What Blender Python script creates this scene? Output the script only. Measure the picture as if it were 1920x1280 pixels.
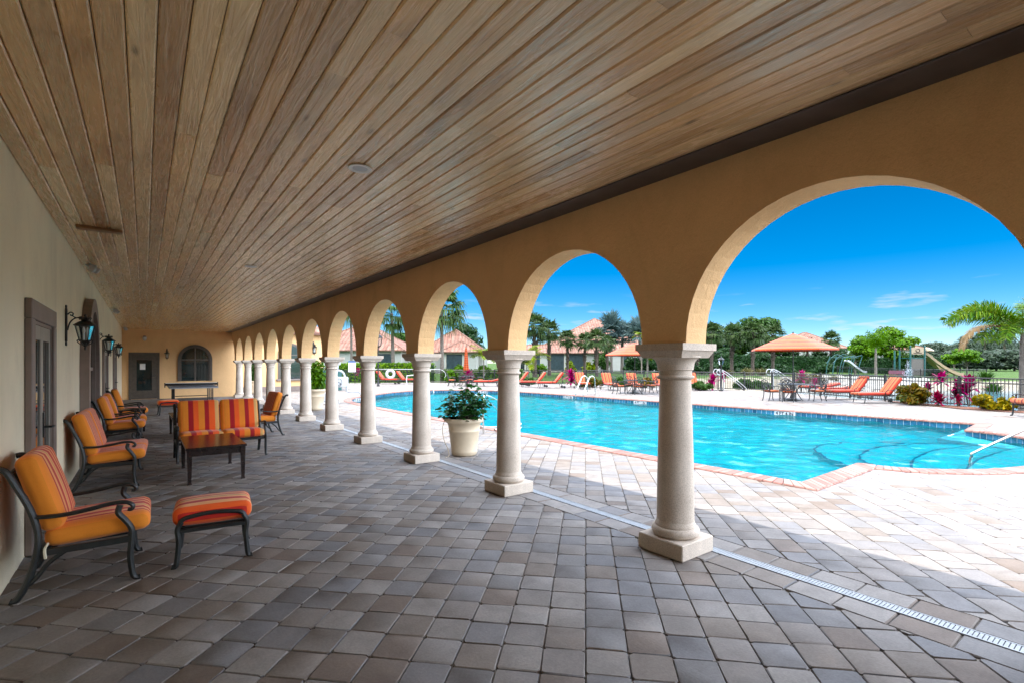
import bpy, math, random
import numpy as np
from mathutils import Vector, Matrix
from mathutils.geometry import tessellate_polygon
PI = math.pi
R = math.radians
random.seed(7)
rng = np.random.default_rng(7)
for o in list(bpy.data.objects):
    bpy.data.objects.remove(o)
sc = bpy.context.scene
COL = sc.collection

# ------------------------------------------------------------------ camera, world, sun
YAW = math.atan(690 / 930)
SY, CY = math.sin(YAW), math.cos(YAW)
EYE = 1.6
cam_d = bpy.data.cameras.new('camera')
cam = bpy.data.objects.new('camera', cam_d)
COL.objects.link(cam)
cam.location = (0, 0, EYE)
cam.rotation_euler = (R(90), 0, -YAW)
cam_d.sensor_width = 36
cam_d.lens = 36 * 930 / 1920
cam_d.shift_y = -42 / 1920 * -1 if False else 42 / 1920
cam_d.clip_start = 0.05
cam_d.clip_end = 6000
sc.camera = cam

def at(px, d):
    """world XY of a bearing (photo column) at a camera depth in metres"""
    xc = (px - 960) / 930 * d
    return d * SY + xc * CY, d * CY - xc * SY

SUN_EL = R(72)
SUN_AZ = (-0.85, 0.53)
W = bpy.data.worlds.new('World')
sc.world = W
W.use_nodes = True
wn, wl = W.node_tree.nodes, W.node_tree.links
wn.clear()
w_out = wn.new('ShaderNodeOutputWorld')
w_bg = wn.new('ShaderNodeBackground')
w_sky = wn.new('ShaderNodeTexSky')
w_sky.sky_type = 'NISHITA'
w_sky.sun_disc = False
w_sky.sun_elevation = SUN_EL
w_sky.sun_rotation = math.atan2(SUN_AZ[0], SUN_AZ[1])
w_sky.altitude = 0
w_sky.air_density = 0.7
w_sky.dust_density = 0.0
w_sky.ozone_density = 4.0
w_hs = wn.new('ShaderNodeHueSaturation')
w_hs.inputs['Saturation'].default_value = 1.5
w_hs.inputs['Hue'].default_value = 0.497
w_hs.inputs['Value'].default_value = 0.9
wl.new(w_sky.outputs[0], w_hs.inputs['Color'])
# small fair-weather clouds low over the horizon
w_tc = wn.new('ShaderNodeTexCoord')
w_map = wn.new('ShaderNodeMapping')
w_map.inputs['Scale'].default_value = (9, 9, 62)
w_no = wn.new('ShaderNodeTexNoise')
w_no.inputs['Scale'].default_value = 1.0
w_no.inputs['Detail'].default_value = 5
wl.new(w_tc.outputs['Generated'], w_map.inputs[0])
wl.new(w_map.outputs[0], w_no.inputs['Vector'])
w_cr = wn.new('ShaderNodeValToRGB')
w_cr.color_ramp.elements[0].position = 0.60
w_cr.color_ramp.elements[1].position = 0.74
wl.new(w_no.outputs[0], w_cr.inputs[0])
w_sep = wn.new('ShaderNodeSeparateXYZ')
wl.new(w_tc.outputs['Generated'], w_sep.inputs[0])
w_el = wn.new('ShaderNodeValToRGB')
e = w_el.color_ramp.elements
e[0].position = 0.02; e[0].color = (0, 0, 0, 1)
e[1].position = 0.055; e[1].color = (1, 1, 1, 1)
x = e.new(0.10); x.color = (0.8, 0.8, 0.8, 1)
x = e.new(0.135); x.color = (0, 0, 0, 1)
wl.new(w_sep.outputs['Z'], w_el.inputs[0])
w_mul = wn.new('ShaderNodeMath'); w_mul.operation = 'MULTIPLY'
wl.new(w_cr.outputs[0], w_mul.inputs[0]); wl.new(w_el.outputs[0], w_mul.inputs[1])
w_mul2 = wn.new('ShaderNodeMath'); w_mul2.operation = 'MULTIPLY'
w_mul2.inputs[1].default_value = 0.8
wl.new(w_mul.outputs[0], w_mul2.inputs[0])
w_mix = wn.new('ShaderNodeMixRGB')
w_mix.inputs[2].default_value = (4.5, 4.7, 4.9, 1)
wl.new(w_mul2.outputs[0], w_mix.inputs[0])
wl.new(w_hs.outputs[0], w_mix.inputs[1])
# over-bright cumulus added out of view above the arches to light the porch
w_map2 = wn.new('ShaderNodeMapping'); w_map2.inputs['Scale'].default_value = (2.6, 2.6, 3.4)
w_no2 = wn.new('ShaderNodeTexNoise'); w_no2.inputs['Scale'].default_value = 1.0; w_no2.inputs['Detail'].default_value = 6
wl.new(w_tc.outputs['Generated'], w_map2.inputs[0]); wl.new(w_map2.outputs[0], w_no2.inputs['Vector'])
w_cr2 = wn.new('ShaderNodeValToRGB')
w_cr2.color_ramp.elements[0].position = 0.36
w_cr2.color_ramp.elements[1].position = 0.50
wl.new(w_no2.outputs[0], w_cr2.inputs[0])
w_el2 = wn.new('ShaderNodeMapRange'); w_el2.interpolation_type = 'SMOOTHSTEP'
w_el2.inputs['From Min'].default_value = 0.30; w_el2.inputs['From Max'].default_value = 0.48
wl.new(w_sep.outputs['Z'], w_el2.inputs['Value'])
w_mul3 = wn.new('ShaderNodeMath'); w_mul3.operation = 'MULTIPLY'
w_el3 = wn.new('ShaderNodeMapRange'); w_el3.interpolation_type = 'SMOOTHSTEP'
w_el3.inputs['From Min'].default_value = 0.94; w_el3.inputs['From Max'].default_value = 0.74
wl.new(w_sep.outputs['Z'], w_el3.inputs['Value'])
w_mul4 = wn.new('ShaderNodeMath'); w_mul4.operation = 'MULTIPLY'
wl.new(w_el3.outputs[0], w_mul4.inputs[1])
# the added cumulus reaches down unseen behind the camera to brighten the porch
w_dot = wn.new('ShaderNodeVectorMath'); w_dot.operation = 'DOT_PRODUCT'
w_dot.inputs[1].default_value = (0.5, -0.866, 0)
wl.new(w_tc.outputs['Generated'], w_dot.inputs[0])
w_az = wn.new('ShaderNodeMapRange'); w_az.interpolation_type = 'SMOOTHSTEP'
w_az.inputs['From Min'].default_value = 0.47; w_az.inputs['From Max'].default_value = 0.78
wl.new(w_dot.outputs['Value'], w_az.inputs['Value'])
w_lo = wn.new('ShaderNodeMapRange'); w_lo.interpolation_type = 'SMOOTHSTEP'
w_lo.inputs['From Min'].default_value = 0.02; w_lo.inputs['From Max'].default_value = 0.10
wl.new(w_sep.outputs['Z'], w_lo.inputs['Value'])
w_azlo = wn.new('ShaderNodeMath'); w_azlo.operation = 'MULTIPLY'
wl.new(w_az.outputs[0], w_azlo.inputs[0]); wl.new(w_lo.outputs[0], w_azlo.inputs[1])
w_mx = wn.new('ShaderNodeMath'); w_mx.operation = 'MAXIMUM'
wl.new(w_el2.outputs[0], w_mx.inputs[0]); wl.new(w_azlo.outputs[0], w_mx.inputs[1])
wl.new(w_mx.outputs[0], w_mul4.inputs[0])
wl.new(w_cr2.outputs[0], w_mul3.inputs[0]); wl.new(w_mul4.outputs[0], w_mul3.inputs[1])
w_mix2 = wn.new('ShaderNodeMixRGB')
w_mix2.inputs[2].default_value = (40, 44.5, 52, 1)
wl.new(w_mul3.outputs[0], w_mix2.inputs[0]); wl.new(w_mix.outputs[0], w_mix2.inputs[1])
wl.new(w_mix2.outputs[0], w_bg.inputs[0])
w_bg.inputs[1].default_value = 0.05
wl.new(w_bg.outputs[0], w_out.inputs[0])

sun_d = bpy.data.lights.new('sun', 'SUN')
sun_d.energy = 2.0
sun_d.angle = R(0.5)
sun_d.color = (1, 0.95, 0.87)
sun = bpy.data.objects.new('sun', sun_d)
COL.objects.link(sun)
sv = Vector((SUN_AZ[0] * math.cos(SUN_EL), SUN_AZ[1] * math.cos(SUN_EL), math.sin(SUN_EL)))
sun.rotation_euler = sv.to_track_quat('Z', 'Y').to_euler()
sun.location = (-20, 10, 60)

sc.view_settings.view_transform = 'Standard'
sc.view_settings.look = 'None'
sc.view_settings.exposure = 2.02
sc.view_settings.gamma = 1
cy = sc.cycles
cy.use_denoising = True
try:
    cy.denoiser = 'OPENIMAGEDENOISE'
    cy.denoising_input_passes = 'RGB_ALBEDO_NORMAL'
except Exception:
    pass
cy.max_bounces = 14
cy.diffuse_bounces = 7
cy.glossy_bounces = 4
cy.transmission_bounces = 6
cy.transparent_max_bounces = 10
cy.caustics_reflective = False
cy.caustics_refractive = True
cy.sample_clamp_indirect = 6
cy.use_adaptive_sampling = True
cy.adaptive_threshold = 0.015

# ------------------------------------------------------------------ materials
M = {}
class NT:
    def __init__(s, name):
        s.m = bpy.data.materials.new(name)
        s.m.use_nodes = True
        s.n, s.l = s.m.node_tree.nodes, s.m.node_tree.links
        s.b = s.n['Principled BSDF']
        s.out = s.n['Material Output']
    def new(s, t, **kw):
        n = s.n.new(t)
        for k, v in kw.items():
            setattr(n, k, v)
        return n
    def link(s, a, b):
        s.l.new(a, b)
    def coord(s, kind='Object', scale=(1, 1, 1), rot=(0, 0, 0)):
        tc = s.new('ShaderNodeTexCoord')
        mp = s.new('ShaderNodeMapping')
        mp.inputs['Scale'].default_value = scale
        mp.inputs['Rotation'].default_value = rot
        s.link(tc.outputs[kind], mp.inputs[0])
        return mp.outputs[0]
    def noise(s, vec, scale, detail=4, rough=0.55, dist=0):
        n = s.new('ShaderNodeTexNoise')
        n.inputs['Scale'].default_value = scale
        n.inputs['Detail'].default_value = detail
        n.inputs['Roughness'].default_value = rough
        n.inputs['Distortion'].default_value = dist
        if vec is not None:
            s.link(vec, n.inputs['Vector'])
        return n.outputs[0]
    def ramp(s, fac, stops, interp='LINEAR'):
        r = s.new('ShaderNodeValToRGB')
        r.color_ramp.interpolation = interp
        el = r.color_ramp.elements
        while len(el) < len(stops):
            el.new(0.5)
        for q, (p, c) in zip(el, stops):
            q.position = p
            q.color = (c, c, c, 1) if isinstance(c, (int, float)) else (*c[:3], 1)
        s.link(fac, r.inputs[0])
        return r.outputs[0]
    def mix(s, fac, a, b, mode='MIX'):
        m = s.new('ShaderNodeMixRGB', blend_type=mode)
        for i, v in ((0, fac), (1, a), (2, b)):
            if isinstance(v, (int, float)):
                m.inputs[i].default_value = v if i == 0 else (v, v, v, 1)
            elif isinstance(v, tuple):
                m.inputs[i].default_value = (*v[:3], 1)
            else:
                s.link(v, m.inputs[i])
        return m.outputs[0]
    def math(s, op, a, b=0.0):
        m = s.new('ShaderNodeMath', operation=op)
        for i, v in ((0, a), (1, b)):
            if isinstance(v, (int, float)):
                m.inputs[i].default_value = v
            else:
                s.link(v, m.inputs[i])
        return m.outputs[0]
    def bump(s, h, strength=0.3, dist=0.01):
        b = s.new('ShaderNodeBump')
        b.inputs['Strength'].default_value = strength
        b.inputs['Distance'].default_value = dist
        s.link(h, b.inputs['Height'])
        s.link(b.outputs[0], s.b.inputs['Normal'])
        return b.outputs[0]
    def set(s, color=None, rough=None, metal=None, spec=None):
        def p(k, v):
            if v is None: return
            i = s.b.inputs[k]
            if isinstance(v, (int, float)): i.default_value = v
            elif isinstance(v, tuple): i.default_value = (*v[:3], 1)
            else: s.link(v, i)
        p('Base Color', color); p('Roughness', rough); p('Metallic', metal); p('Specular IOR Level', spec)

def simple(name, col, rough=0.6, metal=0, var=0.15, scale=8, bump=0.0, bscale=60, spec=0.5, bdist=0.005):
    t = NT(name)
    v = t.coord()
    n = t.noise(v, scale)
    lo = tuple(c * (1 - var) for c in col); hi = tuple(min(1, c * (1 + var)) for c in col)
    t.set(t.ramp(n, [(0.3, lo), (0.7, hi)]), rough, metal, spec)
    if bump:
        t.bump(t.noise(v, bscale, 3), bump, bdist)
    M[name] = t.m
    return t.m

def stucco(name, col):
    t = NT(name)
    v = t.coord()
    a = t.noise(v, 0.9, 3)
    b = t.noise(v, 150, 2)
    c1 = t.ramp(a, [(0.3, tuple(c * 0.93 for c in col)), (0.7, tuple(c * 1.05 for c in col))])
    c2 = t.mix(0.22, c1, t.ramp(b, [(0.35, 0.6), (0.6, 1.0)]), 'MULTIPLY')
    t.set(c2, 0.85, 0, 0.3)
    bl = t.noise(t.coord('Object', (1, 1, 0.45)), 2.3, 5, 0.65, 0.8)
    c2 = t.mix(0.55, c2, t.ramp(bl, [(0.28, (0.84, 0.82, 0.80)), (0.5, (1.0, 1.0, 1.0)), (0.72, (1.05, 1.04, 1.02))]), 'MULTIPLY')
    t.set(c2)
    t.bump(t.math('ADD', t.math('MULTIPLY', t.noise(v, 110, 4, 0.65), 0.5), t.math('MULTIPLY', t.noise(v, 14, 4, 0.6, 0.6), 1.2)), 0.6, 0.010)
    M[name] = t.m
stucco('cream_stucco', (0.91, 0.79, 0.56))
stucco('ochre_stucco', (0.80, 0.505, 0.245))

def wood_ceiling():
    t = NT('cedar_boards')
    geo = t.new('ShaderNodeNewGeometry')
    ri = geo.outputs['Random Per Island']
    tc = t.new('ShaderNodeTexCoord')
    off = t.new('ShaderNodeVectorMath', operation='MULTIPLY_ADD')
    cmb = t.new('ShaderNodeCombineXYZ')
    r50 = t.math('MULTIPLY', ri, 57.0)
    t.link(r50, cmb.inputs[0]); t.link(r50, cmb.inputs[1]); t.link(ri, cmb.inputs[2])
    t.link(tc.outputs['Object'], off.inputs[0])
    off.inputs[1].default_value = (1, 1, 1)
    t.link(cmb.outputs[0], off.inputs[2])
    mp = t.new('ShaderNodeMapping'); mp.inputs['Scale'].default_value = (9, 0.7, 1)
    t.link(off.outputs[0], mp.inputs[0])
    grain = t.noise(mp.outputs[0], 2.2, 6, 0.62, 1.6)
    mp2 = t.new('ShaderNodeMapping'); mp2.inputs['Scale'].default_value = (70, 1.6, 1)
    t.link(off.outputs[0], mp2.inputs[0])
    fine = t.noise(mp2.outputs[0], 2.0, 3, 0.6)
    mp3 = t.new('ShaderNodeMapping'); mp3.inputs['Scale'].default_value = (5.0, 1.5, 1)
    t.link(off.outputs[0], mp3.inputs[0])
    vo = t.new('ShaderNodeTexVoronoi'); vo.inputs['Scale'].default_value = 1.0
    t.link(mp3.outputs[0], vo.inputs['Vector'])
    knot = t.ramp(vo.outputs['Distance'], [(0.03, 0.30), (0.075, 0.75), (0.11, 1.0)])
    mp4 = t.new('ShaderNodeMapping'); mp4.inputs['Scale'].default_value = (3.0, 0.9, 1)
    t.link(off.outputs[0], mp4.inputs[0])
    stain = t.noise(mp4.outputs[0], 1.0, 3, 0.5, 0.5)
    base = t.ramp(ri, [(0.0, (0.54, 0.31, 0.135)), (0.15, (0.95, 0.66, 0.34)), (0.35, (0.72, 0.48, 0.25)), (0.55, (0.98, 0.75, 0.44)), (0.75, (0.60, 0.40, 0.22)), (0.9, (0.88, 0.55, 0.25)), (1.0, (0.70, 0.54, 0.36))])
    g = t.ramp(grain, [(0.25, (0.66, 0.62, 0.60)), (0.42, (0.98, 0.97, 0.95)), (0.6, (1.0, 1.0, 0.99)), (0.75, (1.12, 1.1, 1.06))])
    c = t.mix(1.0, base, g, 'MULTIPLY')
    c = t.mix(0.25, c, t.ramp(fine, [(0.3, 0.6), (0.7, 1.1)]), 'MULTIPLY')
    c = t.mix(0.8, c, t.ramp(stain, [(0.30, (0.66, 0.62, 0.60)), (0.50, (1.05, 1.04, 1.02))]), 'MULTIPLY')
    c = t.mix(0.7, c, knot, 'MULTIPLY')
    t.set(c, t.ramp(grain, [(0.30, 0.34), (0.46, 0.30), (0.54, 0.16), (0.68, 0.14), (0.76, 0.30)]), 0, 0.75)
    t.b.inputs['Coat Weight'].default_value = 0.45
    t.b.inputs['Coat Roughness'].default_value = 0.09
    h = t.math('ADD', t.math('MULTIPLY', grain, 1.0), t.math('MULTIPLY', fine, 0.18))
    t.link(t.bump(h, 0.50, 0.014), t.b.inputs['Coat Normal'])
    M['cedar_boards'] = t.m
wood_ceiling()

def paver(name, cols, rough=0.75):
    t = NT(name)
    geo = t.new('ShaderNodeNewGeometry')
    ri = geo.outputs['Random Per Island']
    v = t.coord()
    n = cols
    base = t.ramp(ri, [(i / len(n), c) for i, c in enumerate(n)], 'CONSTANT')
    big = t.noise(v, 5.5, 5, 0.6, 0.4)
    sm = t.noise(v, 60, 3, 0.6)
    wide = t.noise(v, 0.35, 3)
    c = t.mix(0.75, base, t.ramp(big, [(0.3, (0.74, 0.72, 0.70)), (0.55, (1.0, 1.0, 1.0)), (0.75, (1.14, 1.1, 1.05))]), 'MULTIPLY')
    c = t.mix(0.5, c, t.ramp(sm, [(0.3, 0.7), (0.7, 1.12)]), 'MULTIPLY')
    c = t.mix(0.5, c, t.ramp(wide, [(0.3, 0.86), (0.7, 1.08)]), 'MULTIPLY')
    t.set(c, rough, 0, 0.35)
    t.bump(t.math('ADD', t.math('MULTIPLY', sm, 0.5), big), 0.35, 0.008)
    M[name] = t.m
paver('paver', [(0.206, 0.180, 0.162), (0.179, 0.167, 0.161), (0.235, 0.210, 0.190), (0.166, 0.159, 0.161), (0.201, 0.177, 0.159),
                (0.219, 0.197, 0.182), (0.162, 0.126, 0.102), (0.245, 0.219, 0.198), (0.182, 0.170, 0.167), (0.188, 0.156, 0.131)])
paver('coping', [(0.27, 0.125, 0.10), (0.30, 0.155, 0.125), (0.245, 0.11, 0.088), (0.32, 0.175, 0.14)], 0.7)
simple('joint_sand', (0.19, 0.165, 0.14), 0.95, var=0.3, scale=30)
simple('stone', (0.60, 0.525, 0.435), 0.75, var=0.14, scale=7, bump=0.5, bscale=130)

def stone():
    t = NT('cast_stone')
    v = t.coord()
    a = t.noise(v, 3.0, 4); b = t.noise(t.coord('Object', (8, 8, 1.2)), 2.0, 4); c = t.noise(v, 140, 2)
    col = t.ramp(a, [(0.3, (0.52, 0.43, 0.345)), (0.7, (0.64, 0.545, 0.45))])
    col = t.mix(0.35, col, t.ramp(b, [(0.3, 0.7), (0.65, 1.05)]), 'MULTIPLY')
    col = t.mix(0.42, col, t.ramp(c, [(0.38, 0.4), (0.56, 1.05)]), 'MULTIPLY')
    t.set(col, 0.8, 0, 0.3)
    t.bump(t.noise(v, 90, 4, 0.7), 0.35, 0.006)
    M['cast_stone'] = t.m
stone()
simple('bronze_metal', (0.013, 0.015, 0.0145), 0.42, 0.0, 0.4, 14, 0.15, 90)
simple('dark_wood', (0.020, 0.012, 0.010), 0.22, 0, 0.4, 20, 0.05, 40)
simple('trim_taupe', (0.20, 0.15, 0.125), 0.5, 0, 0.12, 6, 0.05, 60)
simple('door_brown', (0.085, 0.068, 0.052), 0.45, 0, 0.2, 9, 0.1, 60)
simple('door_cream', (0.27, 0.24, 0.20), 0.45, 0, 0.1, 6)
simple('white_paint', (0.80, 0.79, 0.76), 0.45, 0, 0.05, 6)
simple('white_plastic', (0.48, 0.49, 0.50), 0.4, 0, 0.04, 5)
simple('rail_grey', (0.42, 0.42, 0.42), 0.35, 0, 0.04, 5)
simple('marker_tile', (0.42, 0.43, 0.44), 0.5, 0, 0.08, 9)
simple('steel', (0.62, 0.62, 0.60), 0.16, 1.0, 0.06, 9)
simple('black_metal', (0.013, 0.014, 0.015), 0.45, 0.2, 0.3, 9)
simple('teal_paint', (0.008, 0.070, 0.066), 0.5, 0, 0.15, 5)
simple('tan_plastic', (0.31, 0.22, 0.13), 0.4, 0, 0.08, 3)
simple('maroon_paint', (0.10, 0.012, 0.03), 0.45)
simple('wood_patch', (0.24, 0.125, 0.05), 0.5, 0, 0.25, 12)
simple('pot_cream', (0.52, 0.42, 0.29), 0.6, 0, 0.07, 5, 0.2, 60)
simple('soil', (0.045, 0.03, 0.02), 0.95, 0, 0.4, 40, 0.6, 60)
simple('mulch', (0.14, 0.055, 0.03), 0.95, 0, 0.5, 25, 0.9, 40, bdist=0.03)
simple('trunk_grey', (0.14, 0.115, 0.09), 0.9, 0, 0.3, 6, 0.8, 14, bdist=0.03)
simple('trunk_brown', (0.065, 0.046, 0.032), 0.9, 0, 0.4, 7, 0.9, 12, bdist=0.04)
simple('rock', (0.289, 0.2762, 0.2465), 0.9, 0, 0.25, 2, 0.6, 9, bdist=0.05)
simple('table_slate', (0.09, 0.115, 0.155), 0.35, 0, 0.1, 5)
simple('house_wall', (0.34, 0.3315, 0.289), 0.85, 0, 0.06, 1.5, 0.2, 60)
simple('house_trim', (0.42, 0.38, 0.30), 0.7, 0, 0.06, 2)
simple('screen_dark', (0.02, 0.035, 0.038), 0.35, 0, 0.4, 3)
simple('lettering_dark', (0.03, 0.03, 0.04), 0.5)
simple('sign_blue', (0.05, 0.11, 0.24), 0.5)
simple('cast_grate', (0.29, 0.30, 0.31), 0.45, 0.1, 0.12, 12)
simple('drain_dark', (0.09, 0.09, 0.095), 0.8)
simple('bird_dark', (0.02, 0.02, 0.022), 0.8)
simple('rope', (0.65, 0.6, 0.45), 0.8)
simple('flap_red', (0.50, 0.10, 0.05), 0.8)

def glass_pane(name, col, rough=0.03):
    t = NT(name)
    v = t.coord()
    t.set(t.ramp(t.noise(v, 1.2, 2), [(0.35, col), (0.7, tuple(c * 1.9 for c in col))]), rough, 0, 0.9)
    M[name] = t.m
glass_pane('dark_glass', (0.012, 0.020, 0.019))
def clear_glass():
    t = NT('lantern_glass')
    tr = t.new('ShaderNodeBsdfTransparent'); tr.inputs[0].default_value = (0.85, 0.9, 0.92, 1)
    gl = t.new('ShaderNodeBsdfGlossy'); gl.inputs['Roughness'].default_value = 0.05
    mx = t.new('ShaderNodeMixShader')
    fr = t.new('ShaderNodeFresnel'); fr.inputs[0].default_value = 1.25
    t.link(t.math('MULTIPLY', fr.outputs[0], 0.5), mx.inputs[0]); t.link(tr.outputs[0], mx.inputs[1]); t.link(gl.outputs[0], mx.inputs[2])
    t.link(mx.outputs[0], t.out.inputs[0])
    M['lantern_glass'] = t.m
clear_glass()

ORG = (0.90, 0.27, 0.03); MUS = (0.78, 0.245, 0.020); RED = (0.58, 0.025, 0.015); PEA = (0.88, 0.41, 0.17); TAN = (0.60, 0.33, 0.11); DRK = (0.38, 0.010, 0.016); VER = (0.84, 0.115, 0.015)
SUNF = lambda c, k=0.55: tuple(q * k for q in c)
def fabric(name, stops, period, axis='Y', shift=0.0):
    t = NT(name)
    tc = t.new('ShaderNodeTexCoord')
    sp = t.new('ShaderNodeSeparateXYZ')
    t.link(tc.outputs['Object'], sp.inputs[0])
    u = t.math('FRACT', t.math('ADD', t.math('DIVIDE', sp.outputs[axis], period), 10.5 + shift))
    c = t.ramp(u, stops, 'CONSTANT')
    v = t.coord()
    c = t.mix(0.35, c, t.ramp(t.noise(v, 300, 2), [(0.3, 0.75), (0.7, 1.1)]), 'MULTIPLY')
    c = t.mix(0.4, c, t.ramp(t.noise(v, 4, 3), [(0.3, 0.86), (0.7, 1.08)]), 'MULTIPLY')
    t.set(c, 0.8, 0, 0.25)
    t.b.inputs['Sheen Weight'].default_value = 0.15
    hh = t.math('ADD', t.math('MULTIPLY', t.noise(v, 260, 2), 0.25), t.math('MULTIPLY', t.noise(v, 9, 3), 1.6))
    t.bump(hh, 0.25, 0.012)
    M[name] = t.m
ST_A = [(0, MUS), (0.05, ORG), (0.19, RED), (0.23, PEA), (0.29, RED), (0.37, PEA), (0.43, TAN), (0.46, PEA), (0.50, RED), (0.60, PEA), (0.65, RED), (0.715, PEA), (0.77, RED), (0.85, ORG), (0.95, MUS)]
fabric('fabric_ottoman', [(0, RED), (0.05, VER), (0.13, PEA), (0.25, RED), (0.36, PEA), (0.46, TAN), (0.52, PEA), (0.58, RED), (0.66, PEA), (0.75, RED), (0.84, PEA), (0.91, RED)], 0.48)
fabric('fabric_armchair', ST_A, 0.64)
SAL = (0.86, 0.33, 0.18)
ST_B = [(0, MUS), (0.05, ORG), (0.11, SAL), (0.17, DRK), (0.205, SAL), (0.27, RED), (0.31, SAL), (0.38, DRK), (0.415, SAL), (0.48, RED), (0.52, SAL), (0.59, DRK), (0.625, SAL), (0.69, RED), (0.73, SAL), (0.80, DRK), (0.835, SAL), (0.90, RED), (0.94, ORG)]
fabric('fabric_loveseat', ST_B, 0.60)
ST_C = [(0, MUS), (0.08, ORG), (0.12, MUS), (0.25, DRK), (0.36, VER), (0.48, MUS), (0.62, DRK), (0.72, VER), (0.86, TAN), (0.95, MUS)]
fabric('fabric_bold', ST_C, 0.64)
ST_D = [(0, (0.36, 0.022, 0.006)), (0.10, (0.40, 0.095, 0.026)), (0.25, (0.12, 0.009, 0.005)), (0.35, (0.42, 0.105, 0.03)), (0.48, (0.34, 0.045, 0.012)), (0.54, (0.42, 0.105, 0.03)), (0.63, (0.12, 0.009, 0.005)), (0.73, (0.40, 0.095, 0.026)), (0.90, (0.36, 0.022, 0.006))]
fabric('fabric_lounger', ST_D, 0.60)
fabric('fabric_canopy', [(0, (0.40, 0.062, 0.008)), (0.45, (0.43, 0.10, 0.022)), (0.58, (0.11, 0.012, 0.005)), (0.78, (0.39, 0.055, 0.007))], 0.165, 'Z')

def leafmat(name, cols, rough=0.5, trans=0.3):
    t = NT(name)
    geo = t.new('ShaderNodeNewGeometry')
    n = len(cols)
    c = t.ramp(geo.outputs['Random Per Island'], [(i / max(1, n - 1), k) for i, k in enumerate(cols)])
    v = t.coord()
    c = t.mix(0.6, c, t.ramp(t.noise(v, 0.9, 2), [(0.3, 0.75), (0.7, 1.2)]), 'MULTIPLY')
    hs = t.new('ShaderNodeHueSaturation'); hs.inputs['Saturation'].default_value = 1.18
    t.link(c, hs.inputs['Color']); c = hs.outputs[0]
    t.set(c, rough, 0, 0.15)
    tl = t.new('ShaderNodeBsdfTranslucent')
    t.link(c, tl.inputs[0])
    mx = t.new('ShaderNodeMixShader'); mx.inputs[0].default_value = trans
    t.link(t.b.outputs[0], mx.inputs[1]); t.link(tl.outputs[0], mx.inputs[2])
    t.link(mx.outputs[0], t.out.inputs[0])
    M[name] = t.m
leafmat('leaf_sabal', [(0.02728, 0.05208, 0.01736), (0.04464, 0.0744, 0.0248), (0.05952, 0.08432, 0.03472), (0.0248, 0.04464, 0.01488)])
leafmat('leaf_tall_palm', [(0.024, 0.0528, 0.0144), (0.0528, 0.0912, 0.0288), (0.0768, 0.1056, 0.0432)])
leafmat('leaf_dry', [(0.21, 0.154, 0.084), (0.154, 0.105, 0.063), (0.252, 0.196, 0.126)], 0.8)
leafmat('leaf_blue_palm', [(0.0572, 0.088, 0.0836), (0.0836, 0.1188, 0.1144), (0.044, 0.0704, 0.066)])
leafmat('leaf_yellow_green', [(0.07936, 0.1339, 0.01488), (0.129, 0.1686, 0.01984), (0.1786, 0.1984, 0.02976), (0.0496, 0.0992, 0.00992)])
leafmat('leaf_bright', [(0.0432, 0.1056, 0.0096), (0.0672, 0.144, 0.0144), (0.096, 0.1728, 0.024)])
leafmat('leaf_mid', [(0.01984, 0.0496, 0.00992), (0.03472, 0.0744, 0.01736), (0.0496, 0.09424, 0.0248)])
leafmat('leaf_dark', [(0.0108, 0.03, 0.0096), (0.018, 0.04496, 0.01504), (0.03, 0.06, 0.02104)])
leafmat('leaf_glossy', [(0.010, 0.042, 0.010), (0.018, 0.062, 0.014), (0.028, 0.085, 0.02)], 0.45, 0.2)
leafmat('leaf_pink', [(0.32, 0.0096, 0.104), (0.2232, 0.00744, 0.06944), (0.3075, 0.01984, 0.124), (0.1488, 0.00496, 0.03472), (0.3472, 0.06448, 0.1637)])
leafmat('leaf_crimson', [(0.128, 0.0064, 0.024), (0.24, 0.012, 0.048), (0.08, 0.016, 0.016)])
leafmat('leaf_yellow', [(0.2976, 0.2064, 0.0144), (0.216, 0.168, 0.0144), (0.336, 0.2496, 0.0384), (0.0768, 0.0816, 0.0096), (0.0288, 0.048, 0.0096)])
leafmat('leaf_copper', [(0.0248, 0.05456, 0.00992), (0.07936, 0.06448, 0.00992), (0.1488, 0.0744, 0.00992), (0.0248, 0.0496, 0.00992)])
leafmat('leaf_straw', [(0.136, 0.12, 0.056), (0.168, 0.152, 0.08), (0.08, 0.092, 0.032)])
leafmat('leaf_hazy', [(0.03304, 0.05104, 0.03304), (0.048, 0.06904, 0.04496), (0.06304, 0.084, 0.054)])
leafmat('leaf_hedge', [(0.10, 0.20, 0.02), (0.16, 0.26, 0.03), (0.07, 0.15, 0.02)])
leafmat('leaf_foxtail', [(0.035, 0.095, 0.014), (0.07, 0.14, 0.02), (0.13, 0.17, 0.03), (0.05, 0.11, 0.016)])
leafmat('petal', [(0.525, 0.315, 0.266), (0.56, 0.385, 0.315)], 0.6)

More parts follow.
